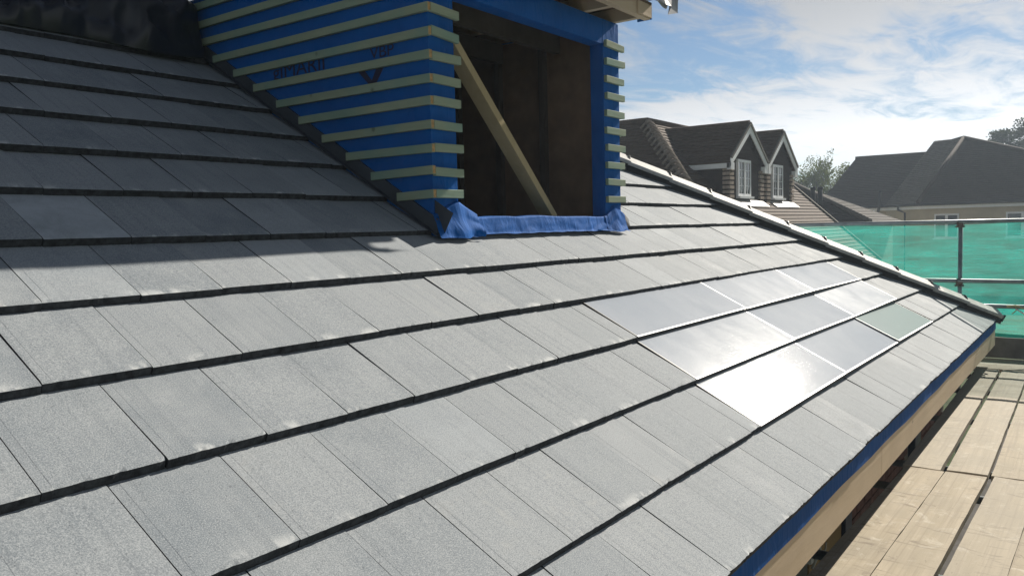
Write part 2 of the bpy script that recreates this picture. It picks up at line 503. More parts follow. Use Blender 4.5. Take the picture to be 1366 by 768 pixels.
# ------------------------------------------------------------------ the roof being tiled
PITCH = R(31.0); CP, SP = math.cos(PITCH), math.sin(PITCH)
TW, G = 0.295, 0.35701
def rp(u, v, n=0.0):
    """roof coordinates (tile widths along the eaves, courses up the slope, height off the plane) to world"""
    return Vector((u * TW, v * G * CP - n * SP, v * G * SP + n * CP))
VD = Vector((0, CP, SP)); ND = Vector((0, -SP, CP))
TT = 0.029                                   # tile thickness
HU, HK = 30.7, 1.17                          # hip line u = HU - HK*v
RIDGE = 14.5
DL, DR, DV = 6.875, 13.72, 5.93               # dormer footprint on the roof (u left, u right, v front)
PV0, PVW = 8.42, 5.09                        # solar panel block

house = empty('house', (3.0, 4.0, -2.6), 'house being re-roofed with grey tiles, solar panels and a blue-wrapped dormer', 'house')
roof = MB()
def rquad(u0, u1, v0, v1, n):
    roof.poly([rp(u0, v0, n), rp(u1, v0, n), rp(u1, v1, n), rp(u0, v1, n)])
UN = -0.075
rquad(-28, 30.2, -.02, DV, UN) if False else None
roof.poly([rp(-28, 0.02, UN), rp(HU - .3, 0.02, UN), rp(HU - HK * DV - .3, DV, UN), rp(-28, DV, UN)])
rquad(-28, DL + .35, DV, RIDGE, UN)
roof.poly([rp(DR - .3, DV, UN), rp(HU - HK * DV - .3, DV, UN), rp(HU - HK * RIDGE - .3, RIDGE, UN), rp(DR - .3, RIDGE, UN)])
roof_o = roof.build('roof', 'underlay', house, fixn=False)

def tile_mesh(seed, w=TW - .0034, L=G + .07):
    rnd = random.Random(seed)
    xs = [-w / 2, -w / 2 + .024, -w / 2 + .026]
    nseg = 16
    for i in range(1, nseg + 1): xs.append(-w / 2 + .026 + (w - .026) * i / nseg)
    ys = [0, .016, L]
    vs = []; n = len(xs)
    chips = [0.0] * n
    for i in range(n):
        c = abs(rnd.gauss(0, .0012))
        if rnd.random() < .12: c += rnd.uniform(.002, .0045)
        chips[i] = c
    for j, y in enumerate(ys):
        for i, x in enumerate(xs):
            z = -.0004 if i < 2 else 0.0
            yy = y
            if j == 0: yy = y + chips[i]; z -= chips[i] * .5 + .0012
            vs.append((x, yy, z))
    b0 = len(vs)
    for i, x in enumerate(xs): vs.append((x, chips[i] * .4 - .001, -TT))
    fs = []
    for j in range(2):
        for i in range(n - 1): fs.append((j * n + i, j * n + i + 1, (j + 1) * n + i + 1, (j + 1) * n + i))
    nf_top = len(fs)
    for i in range(n - 1): fs.append((b0 + i, b0 + i + 1, i + 1, i))
    lb = len(vs); vs += [(-w / 2, L, -TT), (w / 2, L, -TT)]
    fs.append((b0, 0, n, 2 * n, lb)); fs.append((b0 + n - 1, lb + 1, 3 * n - 1, 2 * n - 1, n - 1))
    me = bpy.data.meshes.new('roof_tile'); me.from_pydata(vs, [], fs); me.materials.append(M['tile']); me.materials.append(M['tile_edge_shade'])
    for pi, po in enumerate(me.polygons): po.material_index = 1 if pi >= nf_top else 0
    me.update()
    return me
TILES = [tile_mesh(100 + i) for i in range(8)]
def tile_matrix(u, v, rng, tilt=None):
    t = math.atan(TT / G) + rng.gauss(0, R(.28)) if tilt is None else tilt
    yaw = rng.gauss(0, R(.07)); roll = rng.gauss(0, R(.08))
    yv = VD * math.cos(t) - ND * math.sin(t)
    zv = ND * math.cos(t) + VD * math.sin(t)
    xv = Vector((1, 0, 0))
    m = Matrix((xv, yv, zv)).transposed()
    m = m @ Matrix.Rotation(yaw, 3, 'Z') @ Matrix.Rotation(roll, 3, 'Y')
    m = m.to_4x4()
    m.translation = rp(u, v, 0) + ND * rng.uniform(-.0012, .0012) + VD * rng.gauss(0, .0016)
    return m
def cut_mesh(me, u, v, cuts):
    """cuts: list of (point (u,v), normal (u,v) in metres space) removing the side the normal points to"""
    bm = bmesh.new(); bm.from_mesh(me)
    for (pu, pv), (nx, ny) in cuts:
        co = Vector(((pu - u) * TW, (pv - v) * G, 0)); no = Vector((nx, ny, 0)).normalized()
        geom = bm.verts[:] + bm.edges[:] + bm.faces[:]
        bmesh.ops.bisect_plane(bm, geom=geom, plane_co=co, plane_no=no, clear_outer=True)
    if not bm.faces: bm.free(); return None
    # close the sawn side
    ed = [e for e in bm.edges if e.is_boundary]
    out = bpy.data.meshes.new('roof_tile'); bm.to_mesh(out); bm.free()
    out.materials.append(M['tile']); out.materials.append(M['tile_edge_shade'])
    return out
rngT = random.Random(5)
stuff_bm = bmesh.new(); n_tiles = 0
HN = (1.0 / HK * (G / TW) if False else 1.0, HK * TW / G)     # hip normal in metres: du + HK*dv = const
for r in range(0, 14):
    off = 0.0 if r % 2 else 0.5          # joint offset
    k = -16
    while k < 32:
        ul = k + off; ur = ul + 1; uc = ul + .5; k += 1
        hip_at = HU - .12 - HK * r        # hip line u at the tail of this course
        hip_top = HU - .12 - HK * (r + 1.2)
        if ul >= hip_at: continue
        cuts = []
        if ur > hip_top: cuts.append(((HU - .12, 0.0), HN))
        spans = [(ul, ur)]
        if 1 <= r <= 3:
            a, b = PV0 - .015, PV0 + 3 * PVW + .015
            sp = []
            for s0, s1 in spans:
                if s0 < a: sp.append((s0, min(s1, a)))
                if s1 > b: sp.append((max(s0, b), s1))
            spans = sp
        if r >= 6:
            a, b = DL - .02, DR
            sp = []
            for s0, s1 in spans:
                if s0 < a: sp.append((s0, min(s1, a)))
                if s1 > b: sp.append((max(s0, b), s1))
            spans = sp
        for s0, s1 in spans:
            if s1 - s0 < .02: continue
            cc = list(cuts)
            if s0 > ul + 1e-4: cc.append(((s0, r), (-1, 0)))
            if s1 < ur - 1e-4: cc.append(((s1, r), (1, 0)))
            base_me = TILES[rngT.randrange(len(TILES))]
            me = cut_mesh(base_me, uc, r, cc) if cc else base_me
            if me is None or len(me.polygons) == 0: continue
            mat = tile_matrix(uc, r, rngT)
            vis = False
            for du in (0, .5, 1):
                for dv in (0, .5, 1):
                    p = px_of(rp(s0 + (s1 - s0) * du, r + dv))
                    if p and -3 < p[0] < 1369 and -3 < p[1] < 771: vis = True
            if r >= 12 : vis = False
            if r >= 8 and s0 > DR - .1: vis = (r == 8 and s1 > 14.5)
            if vis and n_tiles < 296:
                to_ = link_mat('roof_tile', me, mat, roof_o); n_tiles += 1
                if r == 6 and abs(ul - .5) < .01: to_.color = (1, 1, .1, 1)
                elif rngT.random() < .06: to_.color = (1, 1, .75, 1)
            else:
                tmp = me.copy(); tmp.transform(mat); stuff_bm.from_mesh(tmp); bpy.data.meshes.remove(tmp)
me = bpy.data.meshes.new('outlying_tiles'); stuff_bm.to_mesh(me); stuff_bm.free(); me.materials.append(M['tile']); me.materials.append(M['tile_edge_shade'])
tag(link('outlying_tiles', me, (0, 0, 0), roof_o), kind='stuff')
print('tiles', n_tiles)

# solar panels, three courses of three
PVT = 0.024
tilt_off = {(3, 0): -.35, (3, 1): .25, (3, 2): -.3, (2, 0): .55, (2, 1): -.75, (2, 2): .35, (1, 0): .6, (1, 1): -.45, (1, 2): -1.0}
roll_off = {(3, 0): .2, (3, 1): .35, (3, 2): -.5, (2, 0): .25, (2, 1): -.8, (2, 2): .9, (1, 0): .5, (1, 1): -.7, (1, 2): -1.1}
pv_rough = {(3, 0): .011, (3, 1): .018, (3, 2): .012, (2, 0): .016, (2, 1): .005, (2, 2): .024, (1, 0): .0075, (1, 1): .005, (1, 2): .003}
for r in (3, 2, 1):
    for c in range(3):
        u0 = PV0 + c * PVW; u1 = u0 + PVW
        t = math.atan(TT / G) * .8 - R(tilt_off[(r, c)] * .6)
        yv = VD * math.cos(t) - ND * math.sin(t); zv = ND * math.cos(t) + VD * math.sin(t)
        m = Matrix((Vector((1, 0, 0)), yv, zv)).transposed() @ Matrix.Rotation(R(-roll_off[(r, c)] * .5), 3, 'Y')
        m = m.to_4x4(); m.translation = rp((u0 + u1) / 2, r, 0.002)
        w = (u1 - u0) * TW - .006; L = G + .04
        p_root = bpy.data.objects.new('solar_panel', None); COL.objects.link(p_root)
        p_root.parent = house; p_root.location = m.translation - WORLD[house.name]; WORLD[p_root.name] = m.translation.copy()
        p_root.empty_display_size = .1
        def pv_piece(name, boxes, mats, smooth=False):
            b = MB()
            for bx in boxes: b.box(*bx)
            me_ = bpy.data.meshes.new(name); me_.from_pydata(b.v, [], b.f)
            me_.materials.append(M[mats]); me_.update()
            o = link_mat(name, me_, m, p_root); return o
        gl = pv_piece('glass', [(-w / 2 + .009, w / 2 - .009, .010, L, -.010, -.0015)], 'glass_pv')
        gl.color = (pv_rough[(r, c)], 1.0 if (r, c) == (1, 2) else 0.0, 0, 1)
        pv_piece('bottom_trim', [(-w / 2, w / 2, .0, .011, -.003, .0005)], 'pv_frame')
        pv_piece('side_trim', [(-w / 2, -w / 2 + .0085, .0115, L, -.012, -.0005)], 'pv_frame' if c else 'pv_edge')
        pv_piece('side_trim', [(w / 2 - .0085, w / 2, .0115, L, -.012, -.0005)], 'pv_frame')
        pv_piece('back_sheet', [(-w / 2, w / 2, .0012, L, -TT - .003, -.0125)], 'pv_edge')

# hip: dry roll, hip tiles and their black clips
H0 = rp(HU, 0, 0); H1 = rp(HU - HK * RIDGE, RIDGE, 0)
hd = (H0 - H1).normalized(); hs = hd.cross(Vector((0, 0, 1))).normalized(); hu = hs.cross(hd)
if hs.y > 0: hs = -hs                          # hs points to the tiled slope the photograph shows
HL = (H0 - H1).length
roll = MB()
prof = [(-.15, -.11), (-.13, -.01), (0, .03), (.075, .005), (.082, -.06)]
for a, b in zip(prof[:-1], prof[1:]):
    roll.poly([H1 + hs * a[0] + hu * a[1], H0 + hs * a[0] + hu * a[1] - hd * .02, H0 + hs * b[0] + hu * b[1] - hd * .02, H1 + hs * b[0] + hu * b[1]])
roll.build('hip_roll', 'hip_dark', house, fixn=False)
hip_len = .45
pos = 0.06; kk = 0
while pos < HL - .3:
    b = MB()
    top = [(-.14, -.05), (-.10, .030), (-.050, .078), (-.010, .086), (.105, .020), (.108, .002)]
    def ring(d, lift):
        c = H0 - hd * d
        return [c + hs * x + hu * (y + lift) for x, y in top] + [c + hs * x * .9 + hu * (y + lift - .014) for x, y in top[::-1]]
    lf0, lf1 = .014 + random.uniform(-.002, .002), .002
    A = ring(pos - .02, lf0); B = ring(pos + hip_len, lf1)
    nA = len(A)
    b.faces(A + B, [(i, (i + 1) % nA, nA + (i + 1) % nA, nA + i) for i in range(nA)] + [tuple(range(nA))[::-1]])
    b.build('hip_tile', 'hip', house)
    if kk > 0:
        q = MB(); c = H0 - hd * (pos - .012) + hu * .092 - hs * .03
        q.bar(c + hs * .055 - hu * .012, c + hs * .085 - hu * .04, .028, .010, hd)
        q.bar(c + hs * .035, c + hs * .062 - hu * .012, .022, .016, hd)
        q.tube([c + hs * .04, c + hs * .04 + hu * .010], .007, 8)
        q.bar(c + hs * .03 - hd * .03 + hu * .002, c + hs * .045 + hd * .02 + hu * .004, .008, .006)
        q.build('hip_clip', 'black_plastic', house)
    pos += hip_len; kk += 1
# end cap of the hip and the valley-shaped eaves piece
b = MB(); b.bar(H0 + hd * .03 + hs * .02 - hu * .02, H0 + hd * .05 + hs * .02 + hu * .06, .012, .03, hs)
b.build('hip_iron', 'black_plastic', house)

# the other slopes (end slope behind the hip and rear slope), as joined stepped courses
oth = MB()
e0 = Vector((H0.x + .02, 0, -.03)); ridge_end = rp(HU - HK * RIDGE, RIDGE, -.03)
courses(oth, [e0, (e0.x, 9.0, -.03), (ridge_end.x, 6.5, ridge_end.z), ridge_end], (-1, 0, .533), G, TT, 0)
rz = RIDGE * G * SP
oth.poly([(-8.3, RIDGE * G * CP, rz - .04), (ridge_end.x, RIDGE * G * CP, rz - .04), (ridge_end.x, 8.9, 0), (-8.3, 8.9, 0)])
tag(oth.build('rear_slope_tiles', 'tile', roof_o), kind='stuff')

# eaves: blue membrane strip, fascia, soffit blocks
b = MB(); N = 60
x0, x1 = -8.2, H0.x - .02
for i in range(N):
    a0 = x0 + (x1 - x0) * i / N; a1 = x0 + (x1 - x0) * (i + 1) / N
    w0 = .004 * math.sin(i * 1.7) + .003 * math.sin(i * .53); w1 = .004 * math.sin((i + 1) * 1.7) + .003 * math.sin((i + 1) * .53)
    b.poly([(a0, .0165, -.027), (a1, .0165, -.027), (a1, .0145, -.110 + w1), (a0, .0145, -.110 + w0)], 0, True)
    b.poly([(a0, .0165, -.027), (a1, .0165, -.027), (a1, .10, .012), (a0, .10, .012)], 0, True)
b.build('eaves_membrane', 'membrane2', house, fixn=False)
for a0, a1 in ((-8.2, -2.3), (-2.297, 3.55), (3.553, H0.x - .04)):
    b = MB().box(a0, a1, .019, .041, -.282 + random.uniform(-.002, .002), -.06); b.build('fascia_board', 'pine', house, bevel=.002)
b = MB().box(H0.x - .062, H0.x - .04, .042, 8.9, -.282, -.06); b.build('fascia_board', 'pine', house)
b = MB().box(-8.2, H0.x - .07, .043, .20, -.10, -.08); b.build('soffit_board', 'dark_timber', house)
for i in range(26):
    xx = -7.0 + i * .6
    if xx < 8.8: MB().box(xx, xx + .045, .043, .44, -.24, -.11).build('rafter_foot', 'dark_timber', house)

# brick wall below the eaves with a boarded opening
WY = .45
wall = MB().box(-8.0, 8.7, WY + .012, WY + .2, -2.6, -.11)
wall.box(-8.0, 8.7, 8.0, 8.2, -2.6, -.11); wall.box(8.5, 8.7, WY + .2, 8.0, -2.6, -.11)
wall_o = wall.build('wall', 'mortar', house, fixn=True)
bm_ = MB().box(-.1075, .1075, 0, .06, 0, .065)
brick_me = bpy.data.meshes.new('brick'); brick_me.from_pydata(bm_.v, [], bm_.f); brick_me.materials.append(M['brick']); brick_me.update()
rb = random.Random(3)
for k in range(12):
    z = -.225 - .075 * k - .065
    x = 4.62 + (.1125 if k % 2 else 0)
    while x < 8.5:
        op = (6.72 < x + .11 and x - .11 < 7.15)
        if not op:
            mt = Matrix.Rotation(rb.gauss(0, .006), 4, 'Y'); mt.translation = (x, WY - rb.uniform(.0, .004), z)
            link_mat('brick', brick_me, mt, wall_o)
        x += .225
MB().box(-8.0, 3.16, WY - .02, WY + .01, -2.5, -.115).build('window_board', 'dark_frame', house)
MB().box(3.17, 3.58, WY - .03, WY + .01, -2.5, -.115).build('window_board', 'grey_board', house)
MB().box(3.59, 4.30, WY - .035, WY + .01, -2.5, -.115).build('window_board', 'tan_board', house)
MB().box(4.31, 4.47, WY - .06, WY + .01, -2.5, -.115).build('post', 'dark_frame', house)
MB().box(6.74, 6.86, WY - .05, WY + .01, -2.5, -.115).build('post', 'dark_frame', house)
MB().box(6.865, 7.13, WY - .03, WY + .01, -2.5, -.115).build('window_board', 'grey_board', house)
b = MB(); b.tube([(3.60, .40, -.90), (3.62, .36, -.80), (3.60, .36, -.70)], .008, 6); b.tube([(3.60, .37, -.79), (3.72, .36, -.83), (3.78, .37, -.80)], .005, 6)
b.build('hanging_cable', 'cable_white', house)
MB().box(3.55, 3.61, .39, .415, -.86, -.78).build('junction_box', 'cable_white', house)

# ------------------------------------------------------------------ dormer
FX0, FX1, FY = 2.03, 4.00, 1.83
RZ = 2.49
TAN = math.tan(PITCH)
def roof_z(y): return y * TAN
b = MB()
b.box(FX0 + .09, 2.225, FY, FY + .10, 1.05, RZ)                     # corner posts and head, wrapped
b.box(3.785, FX1 - .09, FY, FY + .10, 1.05, RZ)
b.box(2.226, 3.784, FY + .001, FY + .10, 2.325, RZ - .001)
dorm = b.build('dormer', 'membrane', house)
YB = 4.3
for xa, nm in ((FX0, 0), (FX1 - .09, 1)):
    b = MB()
    b.prism([(xa, FY, .95), (xa, YB + .3, .95), (xa, YB + .3, RZ + (.125 if nm == 0 else 0)), (xa, FY + .12, RZ + (.125 if nm == 0 else 0)), (xa, FY + .12, RZ), (xa, FY, RZ)], (.09, 0, 0))
    b.build('cheek', 'membrane', dorm)
# inside lining
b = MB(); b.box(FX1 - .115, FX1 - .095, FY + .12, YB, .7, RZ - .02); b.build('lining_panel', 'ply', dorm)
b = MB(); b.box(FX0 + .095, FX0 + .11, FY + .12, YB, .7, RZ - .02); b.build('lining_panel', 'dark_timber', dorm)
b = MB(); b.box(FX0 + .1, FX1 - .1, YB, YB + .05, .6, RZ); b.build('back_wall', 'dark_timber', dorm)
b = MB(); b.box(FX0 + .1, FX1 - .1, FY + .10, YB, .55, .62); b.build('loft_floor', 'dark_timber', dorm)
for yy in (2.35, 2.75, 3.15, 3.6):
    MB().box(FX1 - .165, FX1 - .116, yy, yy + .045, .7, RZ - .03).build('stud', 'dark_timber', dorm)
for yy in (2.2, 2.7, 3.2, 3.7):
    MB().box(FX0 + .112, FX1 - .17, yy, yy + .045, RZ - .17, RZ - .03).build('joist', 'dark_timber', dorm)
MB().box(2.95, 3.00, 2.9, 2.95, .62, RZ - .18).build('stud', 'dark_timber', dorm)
# sill and draped membrane apron
b = MB(); b.box(2.226, 3.784, FY + .02, FY + .12, .98, 1.165); b.build('sill', 'dark_timber', dorm)
def drape(name, x0, x1, ztop, nx, nz, seed, ruf=.012, back=.06, toe=.0, rise=0.0):
    b = MB(); rows = []
    for j in range(nz + 1):
        row = []
        for i in range(nx + 1):
            s = i / nx; t = j / nz; x = x0 + (x1 - x0) * s
            wob = noise.noise(Vector((x * 9, t * 2.1 + seed, seed))) * ruf + noise.noise(Vector((x * 3.1 + t * 2.0, seed * 2., 1))) * ruf * 1.4
            y = FY - .012 - t * toe - abs(wob) * (.4 + t) - .004
            zt = ztop + noise.noise(Vector((x * 4, seed, 4))) * .010 + rise * max(0, 1 - abs(s - .55) / .45)
            zb_ = 1.066 + .010 * noise.noise(Vector((x * 6, 2, seed))) + (-.008 if toe > .02 else 0)
            zz = zt + (zb_ - zt) * t
            zz = max(zz, roof_z(y) + .004)
            row.append(Vector((x, y, zz)))
        rows.append(row)
    rows.insert(0, [Vector((p.x, FY + back, p.z + .004)) for p in rows[0]])
    vs = [p for r_ in rows for p in r_]; n = nx + 1
    b.faces(vs, [(j * n + i, j * n + i + 1, (j + 1) * n + i + 1, (j + 1) * n + i) for j in range(len(rows) - 1) for i in range(nx)], 0, True)
    return b.build(name, 'membrane', dorm, fixn=False)
drape('membrane_apron', 2.30, 3.80, 1.172, 70, 10, 3.3, .007, .10, .03)
drape('membrane_fold', 2.005, 2.36, 1.185, 40, 16, 8.1, .018, .0, .05, .065)
drape('membrane_fold', 3.74, 4.02, 1.175, 34, 16, 5.7, .022, .0, .035, .07)
b = MB(); b.faces([(3.98, 1.80, 1.085), (4.06, 1.79, 1.10), (4.075, 1.81, 1.15), (4.03, 1.83, 1.20), (3.995, 1.825, 1.18)], [(0, 1, 2, 3, 4)])
b.build('lead_soaker', 'lead', dorm, fixn=False)
# lead upstand along the foot of the left cheek
b = MB()
pL = []
for v in (DV - .12, RIDGE - 1.0):
    pL.append((rp(DL - .15, v, .004), rp(DL + .04, v, .004), rp(DL + .04, v, .135)))
(a0, a1, a2), (c0, c1, c2) = pL
b.poly([a0, c0, c1, a1]); b.poly([a1, c1, c2, a2]); b.build('lead_flashing', 'lead', dorm, fixn=False)
b = MB(); bx = FX0 - .001
b.prism([(bx, 1.80, 1.07), (bx, 3.9, roof_z(3.9) - .03), (bx, 3.9, roof_z(3.9) + .075), (bx, 1.80, 1.16)], (-.012, 0, 0)); b.build('lead_upstand', 'lead', dorm)

# battens
BZ = [1.285 + .1157 * i for i in range(12)]
rbn = random.Random(12)
def batten(name, x0, x1, y0, y1, z, mats=('batten', 'batten_end'), endf=None):
    h = .0215
    b = MB(); dz = rbn.gauss(0, .0025); tw = rbn.gauss(0, .003)
    vs = []
    for zz in (z - h, z + h):
        for y in (y0, y1):
            for x in (x0, x1):
                k = tw if (abs(x1 - x0) > abs(y1 - y0) and x == x1) or (abs(y1 - y0) > abs(x1 - x0) and y == y1) else -tw
                vs.append((x, y, zz + dz + k))
    fs = [(0, 2, 3, 1), (4, 5, 7, 6), (0, 1, 5, 4), (2, 6, 7, 3), (0, 4, 6, 2), (1, 3, 7, 5)]
    b.faces(vs, fs)
    if endf is not None: b.m[endf] = 1
    return b.build(name, list(mats), dorm, bevel=.0018)
for z in BZ:
    if z > 2.58: continue
    ye = min((z) / TAN - .075 + rbn.uniform(-.015, .015), YB + .2)
    batten('cheek_batten', FX0 - .026, FX0 - .002, 1.805, ye, z, endf=2)
    if z < 2.30: batten('front_batten', FX0 - .001, 2.248 + rbn.uniform(-.006, .01), 1.804, 1.828, z)
for i in range(10):
    z = 1.287 + .1157 * i
    batten('front_batten', 3.785 + rbn.uniform(-.006, .008), 4.035 + rbn.uniform(-.008, .018), 1.804, 1.828, z)
    batten('cheek_batten', FX1 + .002, FX1 + .026, 1.83, 2.3 + i * .1, z)
# printing on the cheek membrane
def lettering(body, size, loc, sx=1.0):
    cu = bpy.data.curves.new('print', 'FONT'); cu.body = body; cu.size = size; cu.extrude = .0006
    to = bpy.data.objects.new('print', cu); COL.objects.link(to)
    dg = bpy.context.evaluated_depsgraph_get()
    me_ = bpy.data.meshes.new_from_object(to.evaluated_get(dg))
    bpy.data.objects.remove(to)
    me_.materials.clear(); me_.materials.append(M['ink'])
    # text x -> -Y (towards the front), text y -> Z, facing -X
    mt = Matrix(((0, 0, -1, 0), (-sx, 0, 0, 0), (0, 1, 0, 0), (0, 0, 0, 1)))
    mt = Matrix.Translation(loc) @ mt
    me_.transform(mt); me_.transform(Matrix.Translation(-Vector(loc)))
    return link('print', me_, loc, dorm)
lettering('gIMARII', .115, (FX0 - .0022, 3.06, 2.012), 1.25)
lettering('VBP', .085, (FX0 - .0022, 2.245, 2.015), 1.25)
b = MB(); pts = [(2.40, 1.985), (2.00, 1.985), (2.00, 1.962), (2.40, 1.962)]
b.prism([(FX0 - .001, y, z) for y, z in pts], (-.0012, 0, 0))
b.prism([(FX0 - .001, y, z) for y, z in [(2.34, 1.962), (2.26, 1.885), (2.22, 1.885), (2.29, 1.962)]], (-.0012, 0, 0))
b.prism([(FX0 - .001, y, z) for y, z in [(2.20, 1.962), (2.26, 1.87), (2.225, 1.86), (2.145, 1.962)]], (-.0012, 0, 0))
b.build('print_logo', 'ink', dorm)

# flat roof over the dormer: ladder soffit, deck, wrapped corner
MB().box(2.0, 4.035, 1.60, 1.645, RZ + .002, RZ + .092).build('soffit_rail', 'pine', dorm)
for xx in (2.25, 2.70, 3.15, 3.55, 3.93):
    MB().box(xx, xx + .045, 1.646, 4.2, RZ + .003, RZ + .091).build('roof_joist', 'pine', dorm)
MB().box(2.13, 4.04, 1.59, YB + .3, RZ + .0935, RZ + .112).build('roof_deck', 'ply', dorm)
MB().box(4.036, 4.05, 1.595, 1.70, RZ + .004, RZ + .10).build('membrane_wrap', 'membrane', dorm)
MB().box(3.84, 4.034, 1.588, 1.5985, RZ + .01, RZ + .092).build('fascia_offcut', 'pine', dorm)
# diagonal brace standing in the opening
b = MB(); b.bar((2.33, 1.955, 2.12), (3.285, 1.955, 1.165), .047, .095, (0, 1, 0)); b.build('brace', 'brace', dorm, bevel=.002)

# ------------------------------------------------------------------ sheets
# black polythene over the upper roof
b = MB(); nu, nv = 120, 60; vs = []
for j in range(nv + 1):
    for i in range(nu + 1):
        s, t = i / nu, j / nv
        u = -6 + s * 12.7
        v = 12.05 + .10 * noise.noise(Vector((u * .5, 0, 3))) - .18 * math.exp(-((u - 5.8) / 1.2) ** 2) + t * 4.2
        bul = .05 + .11 * math.sin(min(1, t * 5) * math.pi / 2) * (1 + .6 * noise.noise(Vector((u * .8, t * 6, 1))))
        bul += .13 * math.exp(-((u - 5.6) / 1.3) ** 2) * min(1, t * 6)
        f = 1 - abs(noise.noise(Vector((u * 1.1 + t * 3, t * 7 - u * .6, 5))))
        f2 = 1 - abs(noise.noise(Vector((u * 2.3 - t * 4, t * 11 + u, 9))))
        f3 = 1 - abs(noise.noise(Vector((u * 3.1 + t * 2, t * 19 - u * 1.4, 13))))
        n = bul * (1 if t > .0 else .2) + (f ** 4) * .09 + (f2 ** 4) * .05 + (f3 ** 4) * .02 - .05
        if t == 0: n = .012
        if v > RIDGE:
            p = rp(u, RIDGE, n); d = (v - RIDGE) * G
            p = p + Vector((0, d * CP, -d * SP * .3))
        else: p = rp(u, v, max(n, .008))
        vs.append(p)
n1 = nu + 1
b.faces(vs, [(j * n1 + i, j * n1 + i + 1, (j + 1) * n1 + i + 1, (j + 1) * n1 + i) for j in range(nv) for i in range(nu)], 0, True)
tag(b.build('plastic_sheet', 'tarp_black', fixn=False), 'crumpled black plastic sheet spread over the upper tiles beside the dormer', 'sheet')
# grey sheet over the gabled dormer roof, with a loose flap at the corner
b = MB(); nu, nv = 70, 26; vs = []
for j in range(nv + 1):
    for i in range(nu + 1):
        s, t = i / nu, j / nv
        x = 1.93 + s * 2.20
        wv = noise.noise(Vector((x * 2.6, t * 1.5, 2)))
        f = (1 - abs(noise.noise(Vector((x * 1.7, t * 3, 6))))) ** 3
        hgt = 1.12 * max(0, 1 - abs(x - 3.02) / 1.06)
        if t < .7:
            y = 4.4 - (4.4 - 1.545 + .05 * hgt) * (t / .7); z = RZ + .125 + hgt + f * .03 + .01 * wv
        else:
            q = (t - .7) / .3
            drop = .045 + .03 * max(0, noise.noise(Vector((x * 1.3, 0, 8)))) + hgt * .8
            y = 1.545 - .05 * hgt - .03 * math.sin(q * 2.4) - .015 * wv * q; z = RZ + .125 + hgt + f * .03 * (1 - q) - q * drop
        vs.append(Vector((x, y, z)))
n1 = nu + 1
b.faces(vs, [(j * n1 + i, j * n1 + i + 1, (j + 1) * n1 + i + 1, (j + 1) * n1 + i) for j in range(nv) for i in range(nu)], 0, True)
wsh = b.build('weather_sheet', 'tarp_grey', fixn=False)
tag(wsh, 'silver grey weather sheet draped over the dormer roof', 'sheet')
b = MB()
A_ = [(3.92, 1.56, 2.66), (4.06, 1.52, 2.665), (4.16, 1.50, 2.67), (4.20, 1.52, 2.70), (4.27, 1.50, 2.72)]
B_ = [(3.95, 1.54, 2.60), (4.05, 1.49, 2.575), (4.115, 1.48, 2.575), (4.10, 1.50, 2.52), (4.235, 1.49, 2.555)]
b.faces([Vector(p) for p in A_ + B_], [(i, i + 1, 6 + i, 5 + i) for i in range(4)])
b.build('loose_flap', 'tarp_grey', wsh, fixn=False)

# ------------------------------------------------------------------ scaffold
DZ = -.48
rs = random.Random(21)
def board(x0, y_l0, x1, y_l1, w, label, dz=0.0, group='scaffold boards'):
    """board from x0 to x1; y_l = upper (house side) edge at each end"""
    L = math.hypot(x1 - x0, y_l1 - y_l0); ang = math.atan2(y_l1 - y_l0, x1 - x0)
    nx = 26; vs = []; T = .038
    cup = rs.uniform(-.002, .003); tw = rs.gauss(0, .004)
    for k in (0, 1):
        for i in range(nx + 1):
            for jy in (0, -w / 2, -w):
                x = L * i / nx
                e = rs.uniform(-.0015, .0015)
                if jy == 0 or jy == -w: yy = jy + e
                else: yy = jy
                z = (cup if jy == -w / 2 else 0) + tw * (i / nx - .5) * (jy / w + .5) + (.0 if k else -T)
                vs.append(Vector((x, yy, z)))
    fs = []; q = (nx + 1) * 3
    for i in range(nx):
        for j in range(2):
            a = i * 3 + j; fs.append((q + a, q + a + 1, q + a + 4, q + a + 3)); fs.append((a, a + 3, a + 4, a + 1))
        fs.append((i * 3, q + i * 3, q + i * 3 + 3, i * 3 + 3)); fs.append((i * 3 + 2, i * 3 + 5, q + i * 3 + 5, q + i * 3 + 2))
    e = nx * 3
    fs += [(0, 1, q + 1, q), (1, 2, q + 2, q + 1), (e, q + e, q + e + 1, e + 1), (e + 1, q + e + 1, q + e + 2, e + 2)]
    me_ = bpy.data.meshes.new('scaffold_board'); me_.from_pydata(vs, [], fs)
    me_.materials.append(M['board'])
    bm2 = bmesh.new(); bm2.from_mesh(me_); bmesh.ops.recalc_face_normals(bm2, faces=bm2.faces); bm2.to_mesh(me_); bm2.free(); me_.update()
    mt = Matrix.Rotation(ang, 4, 'Z'); mt.translation = (x0, y_l0, DZ + dz)
    o = link_mat('scaffold_board', me_, mt, None)
    return tag(o, label, 'board', group)
lab = ['scaffold board half shaded under the eaves, running to the butt joint', 'pale scaffold board second out from the house wall, before the butt joint',
       'scaffold board third out from the house wall, before the butt joint', 'scaffold board fourth out from the house wall, before the butt joint', 'outermost scaffold board before the butt joint']
yl = [.122, -.108, -.372, -.602, -.832]
for i, y in enumerate(yl):
    board(.55 + .03 * i, y + .03, 4.52 + .012 * i, y - .042 - .0 * i, .2265, lab[i], rs.uniform(-.003, .003))
lab2 = ['shaded scaffold board under the eaves at the toe board end', 'scaffold board second out from the wall at the toe board end', 'scaffold board third out from the wall at the toe board end', 'scaffold board fourth out from the wall at the toe board end', 'outermost scaffold board at the toe board end']
yl2 = [(.098, .150), (-.152, -.095), (-.395, -.335), (-.635, -.57), (-.87, -.80)]
